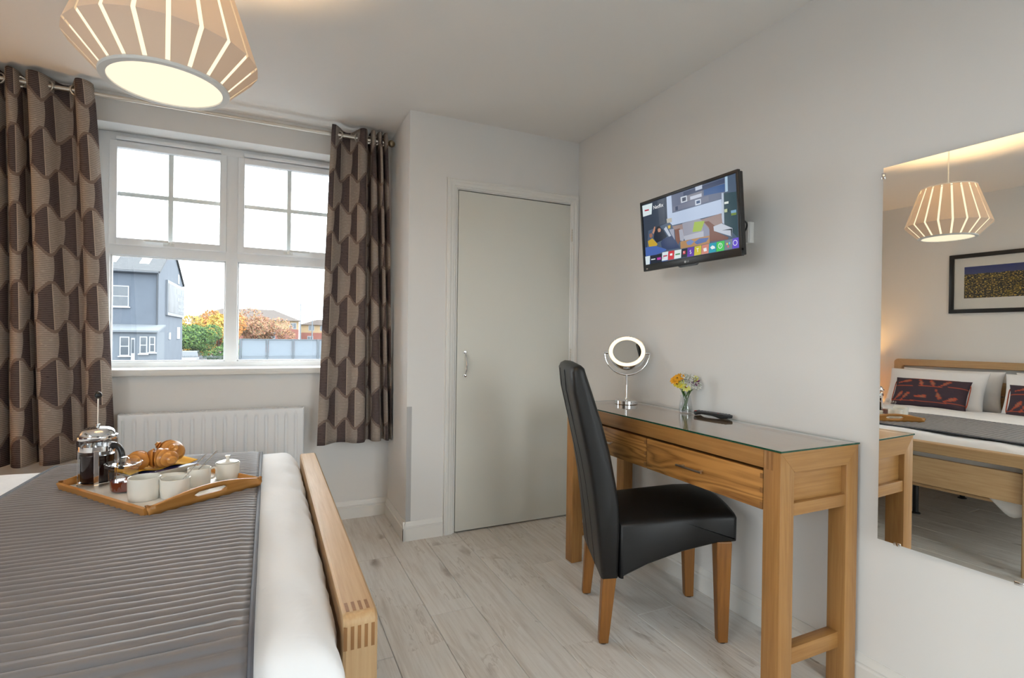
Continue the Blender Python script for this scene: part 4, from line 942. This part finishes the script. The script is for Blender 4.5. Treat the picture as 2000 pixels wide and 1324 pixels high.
# (dx along the image's left-right is (0.905,-0.424))
def fl2(s, dpt, z, **k): return dict(dx=.905*s+.3*dpt*-.6, dy=-.424*s+dpt*-.2, z=z, **k)
for s, dpt, z, col, R, kind, lab in [(-.062, .0, .128, 'orange', .016, 'daisy', 'orange-yellow daisy leaning out over the vanity mirror side'), (-.050, .01, .139, 'orange', .014, 'daisy', 'small orange daisy just above another orange daisy'),
    (-.036, -.01, .143, 'orange', .015, 'daisy', 'upper orange daisy at the top of the bouquet'), (-.052, .02, .112, 'yellow', .012, 'daisy', 'small yellow flower hanging low on the orange daisy side'),
    (-.046, .0, .122, 'plum', .013, 'mum', 'dark plum blossom between orange and yellow flowers'), (-.026, .0, .130, 'lilac', .011, 'mum', 'small lilac blossom beside the white sprays'),
    (-.038, .03, .106, 'yellow', .012, 'daisy', 'drooping yellow flower above the vase rim'), (-.006, .035, .098, 'lemon', .017, 'daisy', 'pale yellow daisy facing out low in the middle'),
    (-.030, .02, .117, 'lemon', .015, 'spray', 'pale yellow filler spray'), (-.005, .0, .128, 'white', .026, 'spray', 'white statice spray in the centre of the bouquet'), (.018, -.01, .134, 'white', .024, 'spray', 'white statice spray behind the purple bloom'),
    (-.018, -.02, .145, 'white', .020, 'spray', 'topmost white statice spray'), (.046, .01, .106, 'white', .020, 'spray', 'white statice spray drooping on the remote control side'), (.034, .015, .124, 'purple', .018, 'mum', 'deep purple spiky bloom above the remote control side'),
    (.040, .0, .136, 'lemon', .012, 'spray', 'lemon filler spray above the purple bloom'), (.012, .02, .110, 'white', .020, 'spray', 'low white statice spray over the vase rim')]:
    flower(label=lab, **fl2(s*.9+.006, dpt, z, col=col, R=R, kind=kind))
for i, (s, z, ln) in enumerate([(-.012, .085, .03), (.016, .092, .034), (.030, .094, .026), (.0, .078, .028), (.044, .100, .02), (-.022, .09, .02)]):
    d = Vector((.905*s, -.424*s, .02)).normalized(); sd = d.cross(Vector((0, 0, 1))).normalized(); b0_ = Vector((.3*s, -.15*s, z-.012-.02)); rows = []
    for q in range(7):
        t = q/6; c_ = b0_ + d*ln*t + Vector((0, 0, .018*math.sin(t*2.2))); w_ = .008*math.sin(PI*min(.98, t+.05)); rows.append([c_-sd*w_+Vector((0, 0, .002)), c_, c_+sd*w_+Vector((0, 0, .002))])
    lf = thing('leaf_sprig', ('green leaf under the pale yellow daisy', 'long green leaf below the purple bloom', 'green leaf beside the drooping white spray', 'green leaf low inside the vase neck', 'small leaf tip reaching toward the remote control', 'small green leaf below the drooping yellow flower')[i], 'leaf', (VX, VY, GZ+.012), 0, 'leaf sprigs in the vase')
    MB().grid(rows).build('leaf', M_leaf, lf, smooth=80); MB().tube([(0, 0, .0), tuple(b0_*.5), tuple(b0_)], .001, 5).build('stem', M_stem, lf)
# ------------------------------------------------------------------ remote
rc = thing('remote_control', 'black television remote control lying on the glass', 'remote control', (1.728, 1.652, GZ), math.atan2(-.18, .03))
rows = []
for i in range(25):
    t = -1+2*i/24; hl = .089*t; wd_ = .0215*(1-.12*t)*math.sqrt(max(.02, 1-abs(t)**14)); zb = .0085-.0085*math.exp(-((t-.55)/.33)**2)-.0085*math.exp(-((t+.85)/.12)**2)*.9; zt_ = .0195-.002*t*t
    rows.append([(hl, -wd_, zb+.005), (hl, -wd_*.8, zb), (hl, wd_*.8, zb), (hl, wd_, zb+.005), (hl, wd_, zt_-.002), (hl, wd_*.92, zt_), (hl, -wd_*.92, zt_), (hl, -wd_, zt_-.002)])
m = MB().grid(rows, False, True); kk = len(m.v); m.f += [tuple(range(8)), tuple(range(kk-8, kk))]; m.mi += [0, 0]; m.build('case', M_blacksoft, rc, smooth=30)
M_btn = pm('grey_button', srgb(90, 92, 96), .5); M_red = pm('red_button', srgb(170, 40, 36), .5)
for i in range(11):
    for j in range(3):
        if i == 5 and j == 1: continue
        bx('button', M_red if (i, j) in ((0, 0), (7, 1)) else M_btn, rc, -.078+.0145*i-.004, -.078+.0145*i+.004, -.0125+.0125*j-.004, -.0125+.0125*j+.004, .0172, .0204, .001)
# ------------------------------------------------------------------ television
tv = thing('television', 'flat black wall-mounted television showing a smart menu', 'television'); t_ = .089; c_, s_ = math.cos(t_), math.sin(t_)
tm = Matrix(((0, -s_, -c_, 1.57), (-1, 0, 0, 1.665), (0, c_, -s_, 1.609), (0, 0, 0, 1))); tv.matrix_world = tm
bz = MB(); TW, TH = .2775, .159
bz.box(-TW, TW, TH-.012, TH, -.012, .002, .0015).box(-TW, TW, -TH, -TH+.030, -.012, .002, .0015).box(-TW, -TW+.0105, -TH+.02, TH-.01, -.012, .002, .0012).box(TW-.0105, TW, -TH+.02, TH-.01, -.012, .002, .0012)
bz.build('bezel', M_black, tv)
MB().box(-TW+.004, TW-.004, -TH+.004, TH-.004, -.030, -.012, .003).box(-.17, .17, -.13, .06, -.058, -.029, .012).build('back_cover', M_blacksoft, tv)
MB().prism([(-.06, -TH+.002), (.06, -TH+.002), (.045, -TH-.007), (-.045, -TH-.007)], -.010, .0, lambda a, b_, t: (a, b_, t)).build('sensor_bar', M_black, tv)
SA0, SA1, SB0, SB1 = -.267, .267, -.129, .147; M_screen = vcol('lit_screen', k=1.0)
scm = MB(); cols = []
for i, (colr, pts) in enumerate(TVP):
    scm.add([(SA0+(SA1-SA0)*u_, SB0+(SB1-SB0)*v_, -.0045+.00006*i) for u_, v_ in pts], [tuple(range(len(pts)))]); cols.append(srgb(*[.86*q_+.14*h_ for q_, h_ in zip(colr, (112, 128, 144))]))
def stext(txt, u_, v_, size, col, z):
    v, f = text_mb(txt, size); k_ = len(f); scm.add([(SA0+(SA1-SA0)*u_+p[0], SB0+(SB1-SB0)*v_+p[1], z) for p in v], f); cols.extend([srgb(*col)]*k_)
zt2 = -.0045+.00006*(len(TVP)+2); WHT = (240, 242, 244)
stext('Netflix', .205, .892, .0235, WHT, zt2); stext('5', .541, .068, .022, WHT, zt2); stext('T', .615, .074, .022, WHT, zt2); stext('R', .471, .085, .012, WHT, zt2); stext('Netflix', .228, .062, .006, (180, 30, 50), zt2)
for cu_, cv_, col in ((.834, .078, WHT), (.967, .080, WHT)):
    for k_ in range(20):
        a0, a1 = 2*PI*k_/20, 2*PI*(k_+1)/20; cx, cy = SA0+(SA1-SA0)*cu_, SB0+(SB1-SB0)*cv_
        scm.add([(cx+r_*math.cos(a), cy+r_*math.sin(a), zt2) for r_, a in ((.0085, a0), (.0105, a0), (.0105, a1), (.0085, a1))], [(0, 1, 2, 3)]); cols.append(srgb(*col))
stext('7', .834, .078, .013, WHT, zt2)
me = bpy.data.meshes.new('screen'); me.from_pydata(scm.v, [], scm.f); me.update(); me.materials.append(M_screen); so = bpy.data.objects.new('screen', me); C.objects.link(so); so.parent = tv
set_col(so, lambda p, li: cols[p.index]); so['label'] = 'lit screen with a living room picture and app tiles'
MB().box(-TW+.01, TW-.01, -TH+.028, TH-.011, -.0118, -.0048).build('screen_backing', M_black, tv)
v, f = text_mb('LG', .010); MB().add([(p[0]+.006, p[1]-TH+.013, .0023) for p in v], f).add([(-.009+.005*math.cos(a), -TH+.013+.005*math.sin(a), .0023) for a in [2*PI*i/16 for i in range(16)]], [tuple(range(16))]).build('logo', pm('logo_silver', srgb(190, 192, 196), .4), tv, smooth=0)
MB().box(-.257, -.247, -TH+.008, -TH+.013, .002, .0023).build('sticker', pm('sticker_white', srgb(214, 204, 190), .6), tv, smooth=0)
MB().box(-.05, .05, -.05, .05, -.066, -.058).box(-.012, .012, -.03, .03, -.20, -.066).box(-.05, .05, -.08, .08, -.2215, -.2, .002).build('wall_bracket', M_blacksoft, tv)
sk = thing('wall_socket', 'white wall socket partly hidden behind the television', 'socket', (XR, 1.556, 1.578))
bx('pattress', M_wplastic, sk, -.026, -.0005, -.043, .043, -.043, .043, .002); bx('face_plate', pm('socket_plate', srgb(206, 204, 202), .4), sk, -.034, -.026, -.042, .042, -.042, .042, .003)
sl = MB().box(-.0344, -.033, -.022, -.016, .004, .012).box(-.0344, -.033, .012, .018, .004, .012).box(-.0344, -.033, -.003, .003, -.014, -.006); sl.build('pin_hole', M_black, sk, smooth=0)
cb = catmull([(1.63, 1.50, 1.60), (1.67, 1.475, 1.61), (1.71, 1.478, 1.60), (1.725, 1.50, 1.575), (1.735, 1.545, 1.585), (1.752, 1.565, 1.585)], 8)
cbo = MB().tube([tuple(p-np.array([1.63, 1.5, 1.6])) for p in cb], .0032, 8).build('power_cable', M_black); cbo.location = (1.63, 1.5, 1.6); tag(cbo, 'black television cable looping to the socket', 'cable')
# ------------------------------------------------------------------ wall mirror
AM = math.radians(2.2); wm = thing('wall_mirror', 'tall frameless mirror clipped to the right wall', 'mirror', (1.775-(.505-.9)*math.tan(AM), .505, .510), AM)
MB().box(0, .0035, 0, .503, 0, 1.183, .0004, 1).build('mirror_glass', M_mirror, wm, smooth=0)
MB().box(.0036, .0042, .0, .503, 0, 1.183).build('backing', pm('mirror_back', srgb(120, 124, 122), .6), wm, smooth=0)
cpm = [(-.002, .008, .497, .507, 1.147, 1.167), (-.002, .006, .436, .456, -.004, .006), (-.002, .006, .15, .17, -.004, .006)]
for q in cpm: bx('mirror_clip', M_chrome, wm, *q, .001)
bx('spacer_block', M_wplastic, wm, .0042, .012, .40, .46, .2, 1.0, .001)
# ------------------------------------------------------------------ picture
pc = thing('framed_picture', 'black-framed night city panorama above the headboard', 'picture', (XL, 1.73, 1.64)); pw, ph_ = .48, .25
fm = MB().box(0.001, .024, -pw, pw, ph_-.034, ph_, .002).box(0.001, .024, -pw, pw, -ph_, -ph_+.034, .002).box(0.001, .024, -pw, -pw+.034, -ph_+.03, ph_-.03, .002).box(0.001, .024, pw-.034, pw, -ph_+.03, ph_-.03, .002)
fm.build('frame', M_black, pc)
bx('mount_board', pm('mount_board', srgb(226, 224, 218), .8), pc, .002, .012, -pw+.03, pw-.03, -ph_+.03, ph_-.03, 0)
def citymat():
    t = NT('night_city_print'); tc = t.n('TexCoord').outputs['Object']; sp = t.n('SeparateXYZ', {0: tc}); z = sp.outputs[2]
    v1 = t.n('VectorMath', {0: tc, 1: (1., 1., 1.7)}, operation='MULTIPLY').outputs[0]
    lights = t.M('MULTIPLY', t.M('SUBTRACT', t.noise(v1, 70., 3, .75), .535, clamp=True), 14., clamp=True); blobs = t.M('MULTIPLY', t.M('SUBTRACT', t.noise(v1, 17., 2), .5, clamp=True), 3.5, clamp=True)
    g = t.mix(t.M('MULTIPLY', lights, .9), srgb(22, 24, 30), srgb(236, 200, 96)); g = t.mix(t.M('MULTIPLY', blobs, .35), g, srgb(190, 160, 40))
    sky = t.ramp(t.M('DIVIDE', t.M('SUBTRACT', z, .06), .09, clamp=True), [(0, srgb(70, 80, 130)), (1, srgb(36, 48, 110))])
    col = t.mix(t.M('GREATER_THAN', t.M('ADD', z, t.M('MULTIPLY', t.noise(tc, 30., 2), .02)), .088), g, sky); t.bsdf(Base_Color=col, Roughness=.3); return t.m
bx('print', citymat(), pc, .012, .0128, -.377, .377, -.125, .140, 0)
MB().box(.0135, .0145, -pw+.033, pw-.033, -ph_+.033, ph_-.033).build('glazing', glassmat('picture_glass', (.98, .98, .98), .04), pc, smooth=0)
# ------------------------------------------------------------------ bedside
ns = thing('bedside_table', 'small oak bedside table between bed head and window', 'bedside table', (-1.70, 2.90, 0))
bx('top', M_bed['y'], ns, -.2, .2, -.2, .2, .48, .5); bx('drawer', M_bed['y'], ns, .17, .188, -.17, .17, .36, .47)
bx('body', M_bed['y'], ns, -.19, .17, -.18, .18, .35, .48)
for x in (-.175, .155):
    for y in (-.175, .175): bx('leg', M_bed['z'], ns, x-.02, x+.02, y-.02, y+.02, 0, .35)
tl_ = thing('bedside_lamp', 'small lit bedside lamp with a cream shade', 'table lamp', (-1.70, 2.90, .5005))
MB().lathe([(0, 0), (.06, 0), (.06, .012), (.012, .02), (.009, .22), (0, .22)], 24).build('base', M_steel, tl_)
MB().grid([[(r*math.cos(a), r*math.sin(a), z) for a in [2*PI*i/28 for i in range(28)]] for r, z in ((.12, .20), (.085, .38))], False, True).build('shade', M_shade, tl_, smooth=60, solid=.002)
b2 = bpy.data.lights.new('bedside_bulb', 'POINT'); b2.energy = 16.; b2.color = srgb(255, 196, 120); b2.shadow_soft_size = .03; bo2 = bpy.data.objects.new('bedside_bulb', b2); bo2.parent = tl_; bo2.location = (0, 0, .29); C.objects.link(bo2)
# ------------------------------------------------------------------ outside
GR = -2.1
g = MB().box(-150, 150, -120, 260, GR-.5, GR).build('ground', pm('tarmac', srgb(78, 78, 80), .9, nz=(2., .2, .02))); tag(struct(g), 'grey tarmac yard outside the window')
def render_mat():
    t = NT('grey_render'); v = t.coords(rand=False); n = t.noise(v, .9, 5, .6); col = t.mix(n, srgb(60, 67, 77), srgb(75, 83, 94)); p = t.bsdf(Base_Color=col, Roughness=.9); return t.m
M_rend = render_mat()
def slate():
    t = NT('slate_roof'); v = t.coords(rand=False); n = t.noise(v, 6., 5, .7); br = t.n('TexBrick', {'Vector': v, 'Scale': 2.2, 'Color1': srgb(44, 47, 52), 'Color2': srgb(54, 57, 61), 'Mortar': srgb(36, 39, 43), 'Mortar Size': .01}).outputs[0]
    t.bsdf(Base_Color=t.mix(t.M('MULTIPLY', t.M('GREATER_THAN', n, .66), .7), br, srgb(78, 82, 84)), Roughness=.8); return t.m
M_slate = slate(); M_pane = pm('dark_pane', srgb(50, 58, 66), .12); M_wf = pm('weathered_white', srgb(132, 136, 142), .5)
ob = thing('grey_building', 'grey rendered building with slate gable roof and faded billboard', 'building', (-6.74, 42, GR)); ox, oy, oz = -6.74, 42, GR
def E3(x, y, z): return (x-ox, y-oy, z-oz)
def eb(name, mat, par, x0, x1, y0, y1, z0, z1): return MB().box(x0-ox, x1-ox, y0-oy, y1-oy, z0-oz, z1-oz).build(name, mat, par, smooth=0)
EV, AP, YE, YM, XLW = 5.2, 7.75, 52.9, 47.45, -16.
m = MB(); prof = [(42., GR), (42., EV), (YM, AP-.12), (YE, EV), (YE, GR)]
m.prism(prof, XLW, -6.74, lambda y, z, x: E3(x, y, z)); m.build('walls', M_rend, ob, smooth=0)
m = MB()
for ya, yb, d in ((41.75, YM, 1), (YE+.25, YM, -1)):
    za = EV-.12
    m.prism([(ya, za), (yb, AP), (yb, AP+.14), (ya, za+.14)], XLW, -6.62, lambda y, z, x: E3(x, y, z))
m.build('roof', M_slate, ob, smooth=0)
sl_ = (AP-EV)/(YM-42)
for x0 in (-8.0, -9.85):
    q = MB(); y0, y1 = 43.0, 44.1
    q.add([E3(x, y, EV-.12+.14+.06+sl_*(y-41.9)+dz) for dz in (0, .05) for y in (y0, y1) for x in (x0, x0+.55)], [(0, 1, 3, 2), (4, 5, 7, 6), (0, 1, 5, 4), (2, 3, 7, 6), (0, 2, 6, 4), (1, 3, 7, 5)])
    q.build('skylight', pm('skylight_glass', srgb(210, 216, 220), .1), ob, smooth=0)
MB().tube([E3(XLW, 41.7, EV-.1), E3(-6.7, 41.7, EV-.1)], .08, 8).tube([E3(-6.8, 41.75, EV-.1), E3(-6.8, 41.9, 4.8), E3(-6.8, 41.9, GR)], .05, 8).build('gutter', pm('grey_gutter', srgb(44, 50, 58), .6), ob)
def ewin(x0, x1, z0, z1, y, bars=True):
    w_ = eb('window', M_wf, ob, x0, x1, y-.05, y, z0, z1); zm = (z0+z1)/2
    for a, b_ in ((z0+.06, zm-.03), (zm+.03, z1-.06)): eb('pane', M_pane, w_, x0+.06, x1-.06, y-.065, y-.05, a, b_)
    eb('sill', M_wf, w_, x0-.08, x1+.08, y-.12, y, z0-.08, z0)
ewin(-9.4, -8.37, 2.78, 4.16, 42.)
YX = 39.4
eb('extension', pm('pale_grey_render', srgb(80, 87, 95), .9), ob, -14., -6.38, YX, 41.98, GR, 1.12)
m = MB(); m.prism([(YX-.2, 1.10), (42., 1.52), (42., 1.62), (YX-.2, 1.22)], -14., -6.30, lambda y, z, x: E3(x, y, z)); m.build('extension_roof', pm('felt_roof', srgb(84, 90, 96), .8), ob, smooth=0)
for x0, x1, z0, z1 in ((-8.30, -7.80, -.36, .82), (-7.28, -6.88, -.23, .84), (-6.78, -6.46, -.15, .84)): ewin(x0, x1, z0, z1, YX)
dd = eb('door', M_wf, ob, -7.72, -7.52, YX-.05, YX, -1.4, .74); eb('pane', M_pane, dd, -7.69, -7.55, YX-.06, YX-.05, -.2, .65)
bb = eb('billboard', pm('billboard_frame', srgb(88, 94, 102), .6), ob, -6.738, -6.60, 44.7, 52.75, 2.37, 4.92)
def billmat():
    t = NT('faded_billboard'); v = t.coords(rand=False); n = t.noise(v, .7, 3); t.bsdf(Base_Color=t.ramp(n, [(.35, srgb(46, 50, 56)), (.6, srgb(64, 69, 76))]), Roughness=.6); return t.m
eb('billboard_print', billmat(), bb, -6.60, -6.58, 44.95, 52.5, 2.6, 4.7)
random.seed(3); q = MB()
for z, h_, y0 in ((4.15, .42, 48.6), (3.6, .3, 48.9), (3.1, .24, 49.4), (2.8, .18, 49.4)):
    y = y0
    while y < 52.0: w_ = random.uniform(.18, .42); q.box(-6.58-ox, -6.57-ox, y-oy, y+w_-oy, z-oz, z+h_-oz); y += w_+.12
q.build('faded_lettering', pm('faded_white', srgb(104, 110, 116), .7), bb, smooth=0)
for y0, y1, z0, z1 in ((46.0, 46.7, .6, 1.1), (49.8, 51.2, .6, 1.55)): eb('notice_board', M_wf, ob, -6.74, -6.68, y0, y1, z0, z1)
eb('slit_window', M_wf, ob, -6.74, -6.69, 50.1, 50.6, 5.1, 5.85)
# trees
def foliage(n, rx, ry, rz, cen, s, cols, seed):
    rnd = random.Random(seed); v = []; f = []; c_ = []
    lob = [(rnd.gauss(0, .45), rnd.gauss(0, .45), rnd.gauss(.05, .4), rnd.uniform(.35, .6)) for _ in range(16)]
    for i in range(n):
        L = rnd.choice(lob); d = Vector((rnd.gauss(0, 1), rnd.gauss(0, 1), rnd.gauss(0, 1))).normalized()*L[3]*rnd.uniform(.75, 1.02)
        p = Vector((cen[0]+(L[0]+d.x)*rx, cen[1]+(L[1]+d.y)*ry, cen[2]+(L[2]+d.z)*rz))
        a = Vector((rnd.gauss(0, 1), rnd.gauss(0, 1), rnd.gauss(0, 1))).normalized(); b_ = a.orthogonal().normalized(); k_ = len(v); q = s*rnd.uniform(.6, 1.3)
        v += [tuple(p-a*q), tuple(p+b_*q*.5), tuple(p+a*q), tuple(p-b_*q*.5)]; f.append((k_, k_+1, k_+2, k_+3)); c_.append(rnd.choice(cols))
    return v, f, c_
M_fol = vcol('leaf_mass', .9); M_bark = pm('bark', srgb(84, 72, 60), .95)
def tree(name, label, cat, x, y, top, rx, rz, cols, seed, n=5200, s=.16):
    t = thing(name, label, cat, (x, y, GR)); h_ = top-GR; v, f, c_ = foliage(n, rx, rx, rz, (0, 0, h_-rz*1.05), s, cols, seed)
    me = bpy.data.meshes.new('foliage'); me.from_pydata(v, [], f); me.update(); me.materials.append(M_fol); o = bpy.data.objects.new('foliage', me); C.objects.link(o); o.parent = t; set_col(o, lambda p, li: c_[p.index])
    m = MB().tube([(0, 0, 0), (.05, 0, h_*.35), (-.03, 0, h_*.7)], [.16, .12, .05], 8); 
    for k_ in range(5): a = k_*1.3; m.tube([(0, 0, h_*(.3+.06*k_)), (rx*.5*math.cos(a), rx*.5*math.sin(a), h_*(.5+.07*k_))], [.06, .02], 6)
    m.build('trunk', M_bark, t)
G = [srgb(48, 78, 36), srgb(66, 94, 42), srgb(38, 64, 34), srgb(84, 106, 46)]; YL = [srgb(150, 118, 40), srgb(136, 100, 36), srgb(158, 134, 60), srgb(108, 100, 42)]
OR = [srgb(156, 96, 42), srgb(138, 92, 50), srgb(108, 88, 46), srgb(164, 114, 56)]; RD = [srgb(132, 92, 76), srgb(140, 100, 68), srgb(116, 86, 66), srgb(104, 92, 66)]
tree('round_tree', 'round green tree standing beside the grey gable', 'tree', -7.05, 63., 2.35, 1.9, 1.7, G, 1, 9000, .12)
tree('autumn_tree', 'yellow autumn tree behind the round green tree', 'tree', -7.55, 69.5, 3.2, 2.2, 1.9, YL, 2, 8000)
tree('autumn_tree', 'orange autumn tree seen against the window mullion', 'tree', -5.75, 76., 3.6, 2.6, 2.3, OR, 3, 9000)
tree('autumn_tree', 'pinkish autumn tree above the frosted screen', 'tree', -1.3, 82., 3.75, 3.2, 2.3, RD, 11, 7000)
tree('hedge_shrub', 'low green shrub on the bank below the orange tree', 'shrub', -3.4, 59.2, .05, 1.5, 1.1, G, 5, 6000, .10)
# far housing
M_brick = pm('red_brick', srgb(108, 68, 60), .9); M_buff = pm('buff_cladding', srgb(132, 114, 88), .9); M_tile = pm('brown_tile', srgb(60, 52, 48), .9)
def house(label, x0, x1, y0, y1, zm, ze, zr, hip, wins):
    h_ = thing('terraced_housing', label, 'building', ((x0+x1)/2, y0, GR)); cx = (x0+x1)/2
    def L(a, b_, c_, d, e, f): return (a-cx, b_-cx, c_-y0, d-y0, e-GR, f-GR)
    MB().box(*L(x0, x1, y0, y1, GR, zm)).build('brick_wall', M_brick, h_, smooth=0); MB().box(*L(x0, x1, y0, y1, zm, ze)).build('clad_wall', M_buff, h_, smooth=0)
    ym = (y1-y0)/2; v = [(x0-cx-.4, -.5, ze-GR), (x1-cx+.4, -.5, ze-GR), (x1-cx+.4, y1-y0+.5, ze-GR), (x0-cx-.4, y1-y0+.5, ze-GR), (x0-cx+hip, ym, zr-GR), (x1-cx-hip, ym, zr-GR)]
    MB().add(v, [(0, 1, 5, 4), (1, 2, 5), (2, 3, 4, 5), (3, 0, 4), (3, 2, 1, 0)]).build('roof', M_tile, h_, smooth=0)
    for wx, wz in wins:
        w_ = MB().box(*L(wx, wx+1.1, y0-.06, y0, wz, wz+1.1)).build('window', M_wf, h_, smooth=0)
        for s in (0, .52): MB().box(*L(wx+.07+s, wx+.52+s, y0-.08, y0-.06, wz+.08, wz+1.02)).build('pane', M_pane, w_, smooth=0)
house('long brown-roofed housing block behind the autumn trees', -11.5, 4.9, 100., 112., 1.9, 3.4, 5.5, 4., [(3.4, 1.95), (-10, 1.95), (-7, 1.95), (0, .2)])
house('smaller brick and buff house beside the tall lamp post', 6.0, 14., 113.5, 116., 1.4, 3.0, 4.1, 3., [(7.4, 1.8), (7.2, -.4), (9.6, 1.8)])
# frosted screen on flat roof
fr2 = thing('flat_roof', 'low flat roof carrying the frosted glass screen', 'roof', (1.2, 7.6, GR))
MB().box(-1.55, 3., -.9, 1.5, 0, 1.70).build('roof_slab', pm('roof_felt', srgb(84, 88, 92), .9), fr2, smooth=0); MB().box(-1.58, 3.02, -.93, -.88, 1.55, 1.74).build('fascia', M_wf, fr2, smooth=0)
scn = thing('frosted_screen', 'pale frosted glass screen of framed panels on the flat roof', 'screen', (1.2, 7.0, .002))
def frost():
    t = NT('frosted_panel'); tr = t.n('BsdfTransparent', {0: (.92, .96, 1.)}); df = t.n('BsdfTranslucent', {0: srgb(150, 158, 166)}); d2 = t.n('BsdfDiffuse', {0: srgb(128, 136, 144)})
    a = t.n('MixShader', {0: .55, 1: df.outputs[0], 2: d2.outputs[0]}); b_ = t.n('MixShader', {0: .86, 1: tr.outputs[0], 2: a.outputs[0]}); t.t.links.new(b_.outputs[0], t.out.inputs[0]); return t.m
M_frost = frost(); M_post = pm('galvanised_post', srgb(80, 88, 95), .5, .3)
for i in range(9):
    x0 = -1.50+.29*i; MB().box(x0+.014, x0+.276, -.006, .006, .02, 1.05).build('panel', M_frost, scn, smooth=0)
    MB().box(x0-.012, x0+.012, -.014, .014, 0, 1.07).build('post', M_post, scn, smooth=0)
for z in (.70, .86, 1.06): MB().box(-1.5, 1.12, .014, .03, z-.01, z+.01).build('rail', M_post, scn, smooth=0)
# lamp posts, railing, car
def lamppost(label, x, y, top, arms):
    p = thing('lamp_post', label, 'lamp post', (x, y, GR)); h_ = top-GR; MB().tube([(0, 0, 0), (0, 0, h_*.6), (0, 0, h_)], [.09, .06, .045], 8).build('pole', M_post, p)
    for a in arms: MB().tube([(0, 0, h_), (a*.4, 0, h_+.06), (a*.75, 0, h_+.02)], .035, 6).build('arm', M_post, p); MB().box(a*.55 if a > 0 else a*.95, a*.95 if a > 0 else a*.55, -.12, .12, h_-.03, h_+.06, .01).build('lamp_head', M_wf, p)
lamppost('tall single-arm street lamp before the brick house', 2.9, 56., 4.1, (1,)); lamppost('shorter twin-arm street lamp before the brick house', 4.0, 56., 2.95, (-1, 1))
rl = thing('railing', 'grey metal railing in front of the parked car', 'railing', (-6., 56., GR)); MB().box(-1.2, 4., -.02, .02, .95, 1.0).box(-1.2, 4., -.02, .02, .15, .2).build('rail', M_post, rl, smooth=0)
q = MB()
for i in range(44): q.box(-1.2+.12*i, -1.17+.12*i, -.012, .012, 0, 1.1)
q.build('bars', M_post, rl, smooth=0)
car = thing('parked_car', 'pale silver car parked behind the railing', 'car', (-6.8, 58.5, GR)); M_car = pm('silver_car_paint', srgb(110, 115, 122), .25, .2)
def sec(w_, z0, z1, y): return [(-w_*.94, y, z0), (-w_, y, z0+.12), (-w_, y, z1-.12), (-w_*.9, y, z1), (w_*.9, y, z1), (w_, y, z1-.12), (w_, y, z0+.12), (w_*.94, y, z0)]
m = MB().grid([sec(.80, .32, .68, -2.05), sec(.86, .24, .82, -1.85), sec(.88, .24, .95, -.9), sec(.88, .24, .96, 1.7), sec(.82, .3, .9, 2.05)], False, True); kk = len(m.v); m.f += [tuple(range(8)), tuple(range(kk-8, kk))]; m.mi += [0, 0]; m.build('body', M_car, car)
def cab(w0, w1, z0, z1, y0, y1, y2, y3): return [(-w0, y0, z0), (w0, y0, z0), (w0, y3, z0), (-w0, y3, z0), (-w1, y1, z1), (w1, y1, z1), (w1, y2, z1), (-w1, y2, z1)]
BF = [(0, 1, 5, 4), (1, 2, 6, 5), (2, 3, 7, 6), (3, 0, 4, 7), (4, 5, 6, 7)]
MB().add(cab(.80, .62, .94, 1.42, -.95, -.25, 1.2, 1.75), BF).build('cabin_glass', M_pane, car, smooth=0); MB().add(cab(.64, .60, 1.405, 1.45, -.27, -.2, 1.15, 1.22), BF).build('roof', M_car, car, smooth=0)
for sx in (-1, 1):
    for y in (-1.3, 1.3): MB().lathe([(0, 0), (.31, 0), (.31, .2), (0, .2)], 20, M=Matrix.Translation((sx*.80-.1, y, .315)) @ Matrix.Rotation(PI/2, 4, 'Y')).build('wheel', M_black, car)
    MB().box(sx*.5-.16, sx*.5+.16, -2.0, -1.9, .58, .72, .03).build('headlamp', M_wf, car)
